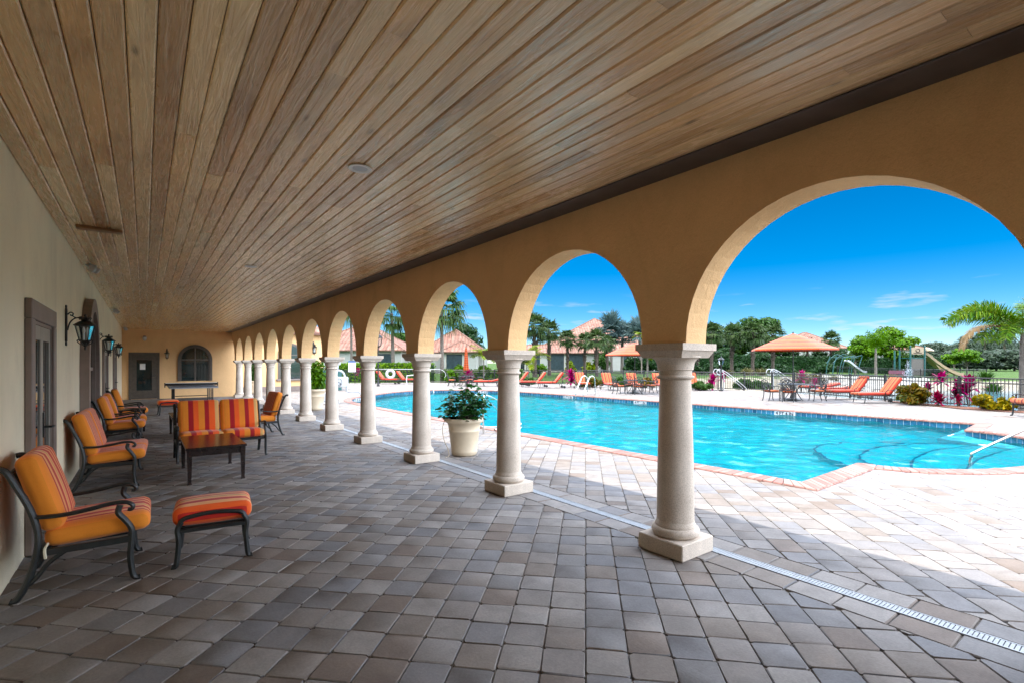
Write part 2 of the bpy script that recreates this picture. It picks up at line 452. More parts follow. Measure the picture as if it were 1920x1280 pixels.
def tile_roof():
    t = NT('clay_tiles')
    v = t.coord()
    w = t.new('ShaderNodeTexWave', wave_type='BANDS', bands_direction='X')
    w.inputs['Scale'].default_value = 0.70
    w.inputs['Distortion'].default_value = 0.15
    tc = t.new('ShaderNodeTexCoord')
    t.link(tc.outputs['UV'], w.inputs['Vector'])
    w2 = t.new('ShaderNodeTexWave', wave_type='BANDS', bands_direction='Y', wave_profile='SAW')
    w2.inputs['Scale'].default_value = 0.60
    t.link(tc.outputs['UV'], w2.inputs['Vector'])
    sn = t.new('ShaderNodeVectorMath', operation='SNAP')
    t.link(tc.outputs['UV'], sn.inputs[0]); sn.inputs[1].default_value = (0.449, 0.524, 1)
    wnz = t.new('ShaderNodeTexWhiteNoise', noise_dimensions='3D')
    t.link(sn.outputs[0], wnz.inputs[0])
    c = t.ramp(wnz.outputs[0], [(0, (0.192, 0.08, 0.052)), (0.4, (0.24, 0.112, 0.076)), (0.75, (0.272, 0.148, 0.104)), (1, (0.16, 0.064, 0.0416))])
    c = t.mix(0.5, c, t.ramp(t.noise(v, 0.7, 4), [(0.3, 0.8), (0.7, 1.12)]), 'MULTIPLY')
    c = t.mix(0.8, c, t.ramp(w.outputs[0], [(0.05, 0.55), (0.45, 1.0)]), 'MULTIPLY')
    t.set(c, 0.75, 0, 0.3)
    h = t.math('ADD', w.outputs[0], t.math('MULTIPLY', w2.outputs[0], 0.5))
    t.bump(h, 1.0, 0.10)
    M['clay_tiles'] = t.m
tile_roof()

def lawn():
    t = NT('ground')
    v = t.coord()
    at_ = t.new('ShaderNodeAttribute'); at_.attribute_name = 'sand'
    big = t.noise(v, 0.12, 4); sm = t.noise(v, 2.5, 5)
    g = t.ramp(big, [(0.3, (0.0238, 0.0578, 0.00884)), (0.5, (0.0408, 0.0816, 0.01224)), (0.7, (0.0612, 0.0986, 0.0204))])
    g = t.mix(0.7, g, t.ramp(sm, [(0.3, 0.65), (0.7, 1.2)]), 'MULTIPLY')
    s = t.ramp(sm, [(0.3, (0.1734, 0.1481, 0.1047)), (0.7, (0.2746, 0.2456, 0.1951))])
    f = t.math('ADD', at_.outputs['Fac'], t.math('MULTIPLY', t.math('SUBTRACT', t.noise(v, 0.7, 4), 0.5), 0.9))
    f = t.ramp(f, [(0.42, 0.0), (0.58, 1.0)])
    t.set(t.mix(f, g, s), 0.95, 0, 0.15)
    t.bump(t.noise(v, 18, 5, 0.7), 0.9, 0.06)
    M['ground'] = t.m
lawn()

def pool_mats():
    t = NT('pool_plaster')
    v = t.coord()
    c = t.ramp(t.noise(v, 1.2, 4), [(0.3, (0.050, 0.30, 0.32)), (0.7, (0.075, 0.345, 0.365))])
    c = t.mix(0.5, c, t.ramp(t.noise(v, 5, 4, 0.6, 1.2), [(0.38, 0.85), (0.62, 1.08)]), 'MULTIPLY')
    t.set(c, 0.7, 0, 0.3)
    M['pool_plaster'] = t.m
    simple('step_edge', (0.018, 0.10, 0.14), 0.5)
    simple('pool_bench', (0.42, 0.50, 0.52), 0.6, 0, 0.06, 4)
    t = NT('pool_tile')
    geo = t.new('ShaderNodeNewGeometry')
    v = t.coord()
    c = t.ramp(geo.outputs['Random Per Island'], [(0, (0.012, 0.06, 0.12)), (0.35, (0.02, 0.10, 0.18)), (0.7, (0.035, 0.15, 0.25)), (1, (0.015, 0.075, 0.115))])
    c = t.mix(0.6, c, t.ramp(t.noise(v, 14, 4), [(0.3, 0.6), (0.7, 1.3)]), 'MULTIPLY')
    t.set(c, 0.18, 0, 0.6)
    M['pool_tile'] = t.m
    simple('grout', (0.42, 0.46, 0.47), 0.8)
    # water: see-through, wavy
    t = NT('pool_water')
    v = t.coord('Object', (1, 1, 1))
    n1 = t.noise(v, 2.6, 3, 0.55, 0.8); n2 = t.noise(v, 9.0, 3, 0.5, 0.6)
    h = t.math('ADD', n1, t.math('MULTIPLY', n2, 0.35))
    bp = t.new('ShaderNodeBump'); bp.inputs['Strength'].default_value = 0.35; bp.inputs['Distance'].default_value = 0.05
    t.link(h, bp.inputs['Height'])
    rf = t.new('ShaderNodeBsdfRefraction'); rf.inputs['IOR'].default_value = 1.33; rf.inputs['Roughness'].default_value = 0.0
    rf.inputs['Color'].default_value = (0.30, 0.92, 0.97, 1)
    tr = t.new('ShaderNodeBsdfTransparent'); tr.inputs[0].default_value = (0.36, 0.93, 0.98, 1)
    m1 = t.new('ShaderNodeMixShader'); m1.inputs[0].default_value = 0.94
    t.link(tr.outputs[0], m1.inputs[1]); t.link(rf.outputs[0], m1.inputs[2])
    gl = t.new('ShaderNodeBsdfGlossy'); gl.inputs['Roughness'].default_value = 0.04
    t.link(bp.outputs[0], gl.inputs['Normal'])
    fr = t.new('ShaderNodeFresnel'); fr.inputs[0].default_value = 1.33
    t.link(bp.outputs[0], fr.inputs['Normal'])
    m2 = t.new('ShaderNodeMixShader')
    t.link(t.math('MULTIPLY', fr.outputs[0], 0.75), m2.inputs[0]); t.link(m1.outputs[0], m2.inputs[1]); t.link(gl.outputs[0], m2.inputs[2])
    t.link(m2.outputs[0], t.out.inputs[0])
    M['pool_water'] = t.m
    t = NT('pond_water')
    v = t.coord()
    t.set(t.ramp(t.noise(v, 0.15, 2), [(0.3, (0.05, 0.10, 0.13)), (0.7, (0.07, 0.14, 0.17))]), 0.10, 0, 0.7)
    t.bump(t.noise(t.coord('Object', (1, 2.2, 1)), 1.6, 4), 0.35, 0.06)
    M['pond_water'] = t.m
    t = NT('spray')
    t.set((0.55, 0.6, 0.66), 0.3)
    t.b.inputs['Alpha'].default_value = 0.35
    M['spray'] = t.m
pool_mats()

# ------------------------------------------------------------------ mesh helpers
def catmull(pts, k=6, closed=False):
    P = [Vector(p) for p in pts]
    n = len(P)
    out = []
    rngi = range(n) if closed else range(n - 1)
    for i in rngi:
        if closed:
            p0, p1, p2, p3 = P[(i - 1) % n], P[i], P[(i + 1) % n], P[(i + 2) % n]
        else:
            p0, p1, p2, p3 = P[max(0, i - 1)], P[i], P[i + 1], P[min(n - 1, i + 2)]
        for j in range(k):
            t = j / k
            out.append(0.5 * ((2 * p1) + (p2 - p0) * t + (2 * p0 - 5 * p1 + 4 * p2 - p3) * t * t + (3 * p1 - p0 - 3 * p2 + p3) * t ** 3))
    if not closed:
        out.append(P[-1])
    return out

class MB:
    def __init__(s):
        s.v, s.f, s.uv = [], [], None
    def add(s, vs, fs):
        o = len(s.v)
        s.v += [tuple(v) for v in vs]
        s.f += [tuple(i + o for i in f) for f in fs]
        return s
    def box(s, lo, hi, r=0.0, mat=None):
        lo = list(lo); hi = list(hi)
        c = [(a + b) / 2 for a, b in zip(lo, hi)]
        h = [abs(b - a) / 2 for a, b in zip(lo, hi)]
        r = min(r, *[q * 0.95 for q in h])
        if r <= 0:
            vs = [(c[0] + x * h[0], c[1] + y * h[1], c[2] + z * h[2]) for x in (-1, 1) for y in (-1, 1) for z in (-1, 1)]
            fs = [(0, 1, 3, 2), (4, 6, 7, 5), (0, 4, 5, 1), (2, 3, 7, 6), (0, 2, 6, 4), (1, 5, 7, 3)]
        else:
            vs, idx = [], {}
            for x in (-1, 1):
                for y in (-1, 1):
                    for z in (-1, 1):
                        sg = (x, y, z)
                        for a in range(3):
                            p = [sg[k] * (h[k] if k == a else h[k] - r) + c[k] for k in range(3)]
                            idx[(x, y, z, a)] = len(vs); vs.append(tuple(p))
            fs = []
            for a in range(3):
                b, d = [k for k in range(3) if k != a]
                for sg in (-1, 1):
                    q = []
                    for (i, j) in ((-1, -1), (1, -1), (1, 1), (-1, 1)):
                        k = [0, 0, 0]; k[a] = sg; k[b] = i; k[d] = j
                        q.append(idx[(*k, a)])
                    fs.append(tuple(q))
            for a in range(3):
                b, d = [k for k in range(3) if k != a]
                for i in (-1, 1):
                    for j in (-1, 1):
                        q = []
                        for (sa, ax) in ((-1, b), (1, b), (1, d), (-1, d)):
                            k = [0, 0, 0]; k[a] = sa; k[b] = i; k[d] = j
                            q.append(idx[(*k, ax)])
                        fs.append(tuple(q))
            for x in (-1, 1):
                for y in (-1, 1):
                    for z in (-1, 1):
                        fs.append(tuple(idx[(x, y, z, a)] for a in range(3)))
        if mat is not None:
            vs = [mat @ Vector(v) for v in vs]
        return s.add(vs, fs)
    def tube(s, pts, r, n=8, closed=False, flat=None):
        P = [Vector(p) for p in pts]
        m = len(P)
        rs = r if isinstance(r, (list, tuple)) else [r] * m
        up = None
        vs, fs = [], []
        for i in range(m):
            if closed:
                t = (P[(i + 1) % m] - P[i - 1]).normalized()
            else:
                t = (P[min(m - 1, i + 1)] - P[max(0, i - 1)])
                t = t.normalized() if t.length > 1e-9 else Vector((0, 0, 1))
            if up is None:
                up = Vector((0, 1, 0)) if abs(t.y) < 0.9 else Vector((1, 0, 0))
            a = up - t * up.dot(t)
            if a.length < 1e-6:
                a = Vector((1, 0, 0)) - t * t.x
            a.normalize(); up = a
            b = t.cross(a)
            fa = flat if flat else 1.0
            for j in range(n):
                q = 2 * PI * j / n
                vs.append(P[i] + a * (math.cos(q) * rs[i] * fa) + b * (math.sin(q) * rs[i]))
        mm = m if closed else m - 1
        for i in range(mm):
            for j in range(n):
                i2 = (i + 1) % m
                fs.append((i * n + j, i * n + (j + 1) % n, i2 * n + (j + 1) % n, i2 * n + j))
        if not closed:
            fs.append(tuple(range(n))[::-1]); fs.append(tuple((m - 1) * n + j for j in range(n)))
        return s.add(vs, fs)
    def lathe(s, prof, n=32, c=(0, 0, 0)):
        vs, fs = [], []
        for (r, z) in prof:
            for j in range(n):
                q = 2 * PI * j / n
                vs.append((c[0] + r * math.cos(q), c[1] + r * math.sin(q), c[2] + z))
        for i in range(len(prof) - 1):
            for j in range(n):
                fs.append((i * n + j, i * n + (j + 1) % n, (i + 1) * n + (j + 1) % n, (i + 1) * n + j))
        fs.append(tuple(range(n))[::-1]); fs.append(tuple((len(prof) - 1) * n + j for j in range(n)))
        return s.add(vs, fs)
    def cushion(s, size, mat, r=0.05, n=10, puff=0.015):
        hx, hy, hz = [q / 2 for q in size]
        r = min(r, hx * .9, hy * .9, hz * .95)
        idx, vs, fs = {}, [], []
        def vert(p):
            k = tuple(round(q * n / 2 + n / 2) for q in p)
            if k in idx: return idx[k]
            q = Vector((p[0] * hx, p[1] * hy, p[2] * hz))
            core = Vector((max(-hx + r, min(hx - r, q.x)), max(-hy + r, min(hy - r, q.y)), max(-hz + r, min(hz - r, q.z))))
            d = q - core
            # push grid points so that rounding is dense near the rim
            if d.length > 1e-9: q = core + d.normalized() * r
            w = (1 - p[0] ** 2) * (1 - p[1] ** 2)
            q.z += puff * w * (1 if p[2] > 0 else -1 if p[2] < 0 else 0) * abs(p[2])
            idx[k] = len(vs); vs.append(mat @ q)
            return idx[k]
        def tt(i):   # denser near edges
            u = i / n * 2 - 1
            return u
        for a in range(3):
            b, d = [k for k in range(3) if k != a]
            for sg in (-1, 1):
                for i in range(n):
                    for j in range(n):
                        q = []
                        for (ii, jj) in ((i, j), (i + 1, j), (i + 1, j + 1), (i, j + 1)):
                            p = [0, 0, 0]; p[a] = sg; p[b] = tt(ii); p[d] = tt(jj)
                            q.append(vert(p))
                        flip = (sg < 0) ^ (a == 1)
                        fs.append(tuple(q[::-1] if flip else q))
        return s.add(vs, fs)
    def prism(s, poly, z0, z1):
        n = len(poly)
        vs = [(*p[:2], z0) for p in poly] + [(*p[:2], z1) for p in poly]
        fs = [tuple(range(n))[::-1], tuple(range(n, 2 * n))] + [(i, (i + 1) % n, n + (i + 1) % n, n + i) for i in range(n)]
        return s.add(vs, fs)
    def quad(s, a, b, c, d):
        return s.add([a, b, c, d], [(0, 1, 2, 3)])
    def mesh(s, name, mat, smooth=True, angle=38):
        me = bpy.data.meshes.new(name)
        me.from_pydata(s.v, [], s.f)
        if mat: me.materials.append(M[mat])
        if smooth and len(me.polygons):
            me.polygons.foreach_set('use_smooth', [True] * len(me.polygons))
            me.set_sharp_from_angle(angle=R(angle))
        me.update()
        return me

def npmesh(name, V, F, mat, smooth=False):
    """V (n,3) array, F (m,4) array of quads"""
    me = bpy.data.meshes.new(name)
    me.vertices.add(len(V)); me.vertices.foreach_set('co', np.asarray(V, np.float32).ravel())
    k = F.shape[1]
    me.loops.add(F.size); me.loops.foreach_set('vertex_index', F.astype(np.int32).ravel())
    me.polygons.add(len(F))
    me.polygons.foreach_set('loop_start', np.arange(0, F.size, k, dtype=np.int32))
    me.polygons.foreach_set('loop_total', np.full(len(F), k, np.int32))
    if smooth: me.polygons.foreach_set('use_smooth', [True] * len(F))
    if mat: me.materials.append(M[mat])
    me.update(calc_edges=True)
    me.validate()
    return me

def link(name, me, parent=None, loc=(0, 0, 0), rz=0.0):
    o = bpy.data.objects.new(name, me)
    COL.objects.link(o)
    o.location = loc
    o.rotation_euler = (0, 0, rz)
    if parent: o.parent = parent
    return o
def part(name, mb, mat, parent, smooth=True, angle=38, label=None):
    o = link(name, mb.mesh(name, mat, smooth, angle), parent)
    if label: o['label'] = label
    return o
def tag(o, label, cat, group=None):
    o['label'] = label; o['category'] = cat
    if group: o['group'] = group
    return o
def thing(name, label, cat, loc=(0, 0, 0), rz=0.0, group=None):
    return tag(link(name, None, None, loc, rz), label, cat, group)
def solo(name, mb, mat, label, cat, loc=(0, 0, 0), rz=0.0, group=None, smooth=True):
    return tag(link(name, mb.mesh(name, mat, smooth), None, loc, rz), label, cat, group)
def struct(name, me, loc=(0, 0, 0), kind='structure'):
    o = link(name, me, None, loc)
    o['kind'] = kind
    return o
def copy_tree(o, parent=None):
    c = o.copy(); COL.objects.link(c)
    if parent: c.parent = parent
    for ch in list(o.children): copy_tree(ch, c)
    return c
def place(proto, used, loc, rz=0.0, label=None, scale=None, group=None):
    """first call moves the prototype, later calls copy it with its parts"""
    o = proto if not used else copy_tree(proto)
    used.append(o)
    o.location = loc; o.rotation_euler = (0, 0, rz)
    if scale: o.scale = (scale, scale, scale) if isinstance(scale, (int, float)) else scale
    if label: o['label'] = label
    if group: o['group'] = group
    return o
I4 = Matrix.Identity(4)

# ------------------------------------------------------------------ layout constants
XL, XA0, XA1 = -0.80, 3.53, 3.81          # left wall, arcade inner and outer face
CX, CP, C0 = 3.70, 2.449, 2.61            # column line
ZS, ZC = 1.77, 3.17                       # spring height, ceiling
YB, YE = -7.0, 28.25                      # porch back and end wall
XE = 4.0                                  # eave

near = [(7.10, 3.03), (7.06, 6), (7.02, 10), (6.98, 14), (6.95, 18), (7.05, 20.3), (7.42, 22.1), (8.3, 23.7), (9.6, 25.0), (11.2, 26.5), (12.9, 27.4),
        (14.3, 27.3), (16.0, 26.1), (17.1, 24.5), (17.5, 22.5), (17.65, 19.5), (17.7, 15), (17.75, 10), (17.85, 6), (17.95, 3.25)]
sm = catmull([(x, y, 0) for x, y in near], 5)
pool = [(p.x, p.y) for p in sm]
pool += [(16.0, 3.10)]
alc = []
for i in range(0, 25):
    a = PI * i / 24
    alc.append((12.6 + 3.4 * math.cos(-a), 3.08 + 1.85 * math.sin(-a)))
pool += alc[1:] + [(7.10, 3.03)][:0]
pool_np = np.array(pool)

def inside(poly, P):
    P = np.asarray(P, float)
    x, y = P[:, 0], P[:, 1]
    r = np.zeros(len(P), bool)
    n = len(poly)
    for i in range(n):
        x1, y1 = poly[i]; x2, y2 = poly[(i + 1) % n]
        c = ((y1 > y) != (y2 > y))
        with np.errstate(divide='ignore', invalid='ignore'):
            xi = (x2 - x1) * (y - y1) / ((y2 - y1) if y2 != y1 else 1e-12) + x1
        r ^= c & (x < xi)
    return r
def sdf(poly, P):
    P = np.asarray(P, float)
    d = np.full(len(P), 1e9)
    n = len(poly)
    for i in range(n):
        a = np.array(poly[i]); b = np.array(poly[(i + 1) % n])
        ab = b - a
        t = np.clip(((P - a) @ ab) / max(1e-12, ab @ ab), 0, 1)
        q = P - (a + t[:, None] * ab)
        d = np.minimum(d, np.hypot(q[:, 0], q[:, 1]))
    return np.where(inside(poly, P), -d, d)
def offset(poly, d):
    n = len(poly); out = []
    area = sum(poly[i][0] * poly[(i + 1) % n][1] - poly[(i + 1) % n][0] * poly[i][1] for i in range(n))
    sg = 1 if area > 0 else -1
    for i in range(n):
        p0, p1, p2 = Vector(poly[i - 1]), Vector(poly[i]), Vector(poly[(i + 1) % n])
        t1 = (p1 - p0).normalized(); t2 = (p2 - p1).normalized()
        n1 = Vector((t1.y, -t1.x)) * sg; n2 = Vector((t2.y, -t2.x)) * sg
        m = n1 + n2
        if m.length < 1e-6: m = n1
        m.normalize()
        k = d / max(0.45, m.dot(n1))
        out.append((p1.x + m.x * k, p1.y + m.y * k))
    return out

deck = [(XL, YB), (XL, YE), (3.6, YE), (3.6, 32.0), (9.1, 32.0), (9.6, 42.4), (13.9, 42.3), (19.9, 39.4), (23.9, 34.9), (29.3, 29.2),
        (28.9, 19.0), (29.4, 14.2), (25.6, 7.6), (24.7, 5.0), (23.9, 2.8), (22.6, -2), (21, YB)]
pond = [(30.6, 17), (33, 19.5), (40, 19.5), (52, 18.5), (63, 11), (72, 0), (75, -20), (60, -45), (26, -45), (25.0, -10), (25.9, 0), (27.4, 5.5), (31.0, 12)]
LK = at(2030, 230)
lake_u = np.array([CY, -SY]); lake_v = np.array([SY, CY])

def sstep(a, b, x):
    t = np.clip((x - a) / (b - a), 0, 1)
    return t * t * (3 - 2 * t)
def height(P):
    P = np.atleast_2d(np.asarray(P, float))
    dk = sdf(deck, P); pd = sdf(pond, P)
    z = -0.10 + 0.55 * sstep(10, 22, P[:, 1] - 0.1 * P[:, 0]) * sstep(1, 12, dk)
    q = P - np.array(LK)
    a = q @ lake_u / 41; b = q @ lake_v / 55
    le = (np.sqrt(a * a + b * b) - 1) * 45
    z = np.where(pd < 6, -1.15 + (z + 1.15) * sstep(0, 6, pd), z)
    z = np.where(pd < 0, -1.15 - np.minimum(1.0, -pd * 0.3), z)
    z = np.where(le < 5, -0.6 + (z + 0.6) * sstep(0, 5, le), z)
    far = np.hypot(P[:, 0], P[:, 1])
    z = z + 3.0 * sstep(420, 1400, far)
    zz = np.where(dk < -1.2, -2.4, z)
    zz = np.where((dk >= -1.2) & (dk < 0.3), np.minimum(z, -0.13), zz)
    sand = np.maximum(1 - sstep(1.5, 9.0, np.maximum(pd, 0)), (1 - sstep(2, 16, np.abs(le))) * (1 if True else 0))
    sand = np.where(le < 0, 1.0, sand)
    return zz, sand
def gz(x, y):
    return float(height([(x, y)])[0][0])

# ------------------------------------------------------------------ ground, deck, pool
xs = np.concatenate([-np.geomspace(3000, 60, 14), np.arange(-40, 125, 1.0), np.geomspace(127, 3000, 26)])
ys = np.concatenate([-np.geomspace(3000, 75, 14), np.arange(-60, 115, 1.0), np.geomspace(117, 3000, 26)])
GX, GY = np.meshgrid(xs, ys, indexing='ij')
P = np.stack([GX.ravel(), GY.ravel()], 1)
gzv, gsand = height(P)
nx, ny = len(xs), len(ys)
idx = np.arange(nx * ny).reshape(nx, ny)
F = np.stack([idx[:-1, :-1], idx[1:, :-1], idx[1:, 1:], idx[:-1, 1:]], -1).reshape(-1, 4)
me = npmesh('ground', np.column_stack([P, gzv]), F, 'ground', True)
att = me.attributes.new('sand', 'FLOAT', 'POINT')
att.data.foreach_set('value', gsand.astype(np.float32))
struct('ground', me)

def flat(name, outer, holes, z, mat):
    loops = [[Vector((x, y, 0)) for x, y in outer]] + [[Vector((x, y, 0)) for x, y in h] for h in holes]
    tri = tessellate_polygon(loops)
    vs = [(v.x, v.y, z) for l in loops for v in l]
    fs = []
    for t in tri:
        a, b, c = [Vector(vs[i]) for i in t]
        fs.append(t if (b - a).cross(c - a).z > 0 else t[::-1])
    me = bpy.data.meshes.new(name)
    me.from_pydata(vs, [], [tuple(f) for f in fs])
    me.materials.append(M[mat]); me.update()
    return me
struct('deck_base', flat('deck_base', deck, [pool], -0.014, 'joint_sand'))

def clip(poly, axis, val, keep_less):
    out = []
    n = len(poly)
    for i in range(n):
        a, b = poly[i], poly[(i + 1) % n]
        ia = (a[axis] <= val) if keep_less else (a[axis] >= val)
        ib = (b[axis] <= val) if keep_less else (b[axis] >= val)
        if ia: out.append(a)
        if ia != ib:
            t = (val - a[axis]) / (b[axis] - a[axis])
            out.append((a[0] + (b[0] - a[0]) * t, a[1] + (b[1] - a[1]) * t))
    return out

def paver_field(name, x0, x1, y0, y1, stagger, hole=None, boundary=None):
    """tumbled pavers laid at 45 degrees to the arcade; each stone is its own island"""
    w = 0.234
    c = math.sqrt(0.5)
    U = np.array([c, c]); Vv = np.array([c, -c])
    corners = np.array([(x0, y0), (x0, y1), (x1, y0), (x1, y1)])
    us = corners @ U; vs_ = corners @ Vv
    rects = []
    v = math.floor(vs_.min() / w) * w
    col = 0
    while v < vs_.max():
        u = us.min() - rng.random() * 0.2 if stagger else math.floor(us.min() / w) * w + rng.normal(0, 0.02)
        while u < us.max():
            L = float(rng.choice([0.156, 0.234, 0.234, 0.312])) if stagger else w
            rects.append((u, v, L, w))
            u += L
        v += w; col += 1
    rr = np.array(rects)
    cen = (rr[:, 0] + rr[:, 2] / 2)[:, None] * U + (rr[:, 1] + w / 2)[:, None] * Vv
    k = (cen[:, 0] > x0 - .2) & (cen[:, 0] < x1 + .2) & (cen[:, 1] > y0 - .2) & (cen[:, 1] < y1 + .2)
    rr, cen = rr[k], cen[k]
    if boundary is not None:
        k = sdf(boundary, cen) < 0.15
        rr, cen = rr[k], cen[k]
    if hole is not None:
        k = sdf(hole, cen) > 0.19
        rr, cen = rr[k], cen[k]
    n = len(rr)
    g = 0.0028
    # corner template: 8 points (clipped corners) per stone, top ring + lower ring
    hu = rr[:, 2] / 2 - g; hv = np.full(n, w / 2 - g)
    def ring(inset, cut_lo, cut_hi, z):
        cu = rng.uniform(cut_lo, cut_hi, (n, 8))
        pts = np.zeros((n, 8, 3))
        sg = [(1, -1, 0), (1, -1, 1), (1, 1, 1), (1, 1, 0), (-1, 1, 0), (-1, 1, 1), (-1, -1, 1), (-1, -1, 0)]
        # order round the stone, 2 points for each corner
        order = [((1, -1), 'v'), ((1, 1), 'v'), ((1, 1), 'u'), ((-1, 1), 'u'), ((-1, 1), 'v'), ((-1, -1), 'v'), ((-1, -1), 'u'), ((1, -1), 'u')]
        for i, ((a, b), ax) in enumerate(order):
            lu = a * (hu - inset - (cu[:, i] if ax == 'u' else 0))
            lv = b * (hv - inset - (cu[:, i] if ax == 'v' else 0))
            pts[:, i, 0] = lu; pts[:, i, 1] = lv
        pts[:, :, 2] = z
        return pts
    top = ring(0.0045, 0.006, 0.024, 0.0)
    low = ring(0.0, 0.004, 0.020, -0.005)
    low2 = low.copy(); low2[:, :, 2] = -0.022
    top[:, :, :2] += rng.normal(0, 0.0018, (n, 8, 2)); 
    tilt = rng.normal(0, 0.004, (n, 2)); dz = rng.normal(0, 0.0009, n)
    top[:, :, 2] += top[:, :, 0] * tilt[:, :1] + top[:, :, 1] * tilt[:, 1:] + dz[:, None]
    low[:, :, 2] += low[:, :, 0] * tilt[:, :1] + low[:, :, 1] * tilt[:, 1:] + dz[:, None]
    A = np.concatenate([top, low, low2], 1)
    wx = cen[:, None, 0] + A[:, :, 0] * U[0] + A[:, :, 1] * Vv[0]
    wy = cen[:, None, 1] + A[:, :, 0] * U[1] + A[:, :, 1] * Vv[1]
    WV = np.stack([wx, wy, A[:, :, 2]], -1)
    # stones on the straight borders are cut
    need = (wx.min(1) < x0) | (wx.max(1) > x1) | (wy.min(1) < y0) | (wy.max(1) > y1)
    full = WV[~need]
    m = len(full)
    V = full.reshape(-1, 3)
    base = (np.arange(m) * 24)[:, None]
    quads = []
    for r_ in (0, 8):
        for i in range(8):
            j = (i + 1) % 8
            quads.append(np.stack([base[:, 0] + r_ + i, base[:, 0] + r_ + 8 + i, base[:, 0] + r_ + 8 + j, base[:, 0] + r_ + j], 1))
    for (a, b, c_, d) in ((7, 0, 1, 2), (7, 2, 3, 6), (6, 3, 4, 5)):
        quads.append(np.stack([base[:, 0] + k_ for k_ in (a, b, c_, d)], 1))
    Fq = np.concatenate(quads)
    Vl = [tuple(q) for q in V]
    Fl = [tuple(q) for q in Fq.tolist()]
    for s_ in WV[need]:
        pl = [(p[0], p[1]) for p in s_[:8]]
        for ax, val, less in ((0, x0, False), (0, x1, True), (1, y0, False), (1, y1, True)):
            pl = clip(pl, ax, val, less)
            if len(pl) < 3: break
        if len(pl) < 3: continue
        o = len(Vl); k_ = len(pl)
        cx_ = sum(p[0] for p in pl) / k_; cy_ = sum(p[1] for p in pl) / k_
        Vl += [(cx_ + (p[0] - cx_) * 0.97, cy_ + (p[1] - cy_) * 0.97, 0.0) for p in pl] + [(p[0], p[1], -0.012) for p in pl]
        Fl.append(tuple(range(o, o + k_)))
        Fl += [(o + i, o + k_ + i, o + k_ + (i + 1) % k_, o + (i + 1) % k_) for i in range(k_)]
    me = bpy.data.meshes.new(name)
    me.from_pydata(Vl, [], Fl)
    me.materials.append(M['paver'])
    me.polygons.foreach_set('use_smooth', [True] * len(me.polygons)); me.set_sharp_from_angle(angle=R(30))
    # make every face look up/outwards
    import bmesh
    bm = bmesh.new(); bm.from_mesh(me); bmesh.ops.recalc_face_normals(bm, faces=bm.faces); bm.to_mesh(me); bm.free()
    return me
struct('porch_floor', paver_field('porch_floor', XL, 3.665, YB + 2.5, YE, False))
deck_clip = [(3.9, YB), (3.9, 32), (9.1, 32.0), (9.6, 42.4), (13.9, 42.3), (19.9, 39.4), (23.9, 34.9), (29.3, 29.2),
        (28.9, 19.0), (29.4, 14.2), (25.6, 7.6), (24.7, 5.0), (23.9, 2.8), (22.6, -2), (21, YB)]
struct('pool_deck', paver_field('pool_deck', 4.245, 30, -3.5, 43, True, hole=pool, boundary=deck_clip))
# border courses either side of the drain
def border_course(name, xa, xb):
    mb = MB(); y = YB + 2.5
    while y < YE + 3:
        L = random.choice([0.30, 0.31, 0.32])
        sk = 0.05
        mb_top = [(xa, y), (xb, y), (xb, y + L), (xa, y + L)]
        g = 0.004
        pl = [(xa + g, y + g), (xb - g, y + g), (xb - g, y + L - g), (xa + g, y + L - g)]
        cx_ = (xa + xb) / 2; cy_ = y + L / 2
        v = [(cx_ + (p[0] - cx_) * 0.94, cy_ + (p[1] - cy_) * 0.95, random.gauss(0.0005, 0.001)) for p in pl] + [(p[0], p[1], -0.008) for p in pl]
        mb.add(v, [(0, 1, 2, 3)] + [(i, 4 + i, 4 + (i + 1) % 4, (i + 1) % 4) for i in range(4)])
        y += L
    struct(name, mb.mesh(name, 'paver', True, 30))
border_course('inner_border', 3.668, 3.90)
border_course('outer_border', 4.015, 4.242)
# drain: one long grate
g = thing('channel_drain', 'long narrow pale slotted drain running along the columns', 'drain', (3.958, 0, 0))
mb = MB(); mb.box((-0.052, YB + 2.5, -0.012), (0.052, YE, -0.006)); part('drain_bed', mb, 'drain_dark', g)
mb = MB()
y = YB + 2.5
for xx in (-0.047, 0.047):
    mb.box((xx - 0.006, y, -0.006), (xx + 0.006, YE, 0.003))
yy = y
while yy < YE:
    if abs((yy % 2.9)) > 0.03:
        mb.box((-0.041, yy, -0.005), (0.041, yy + 0.0172, 0.0015))
    yy += 0.022
part('grate', mb, 'cast_grate', g, False)

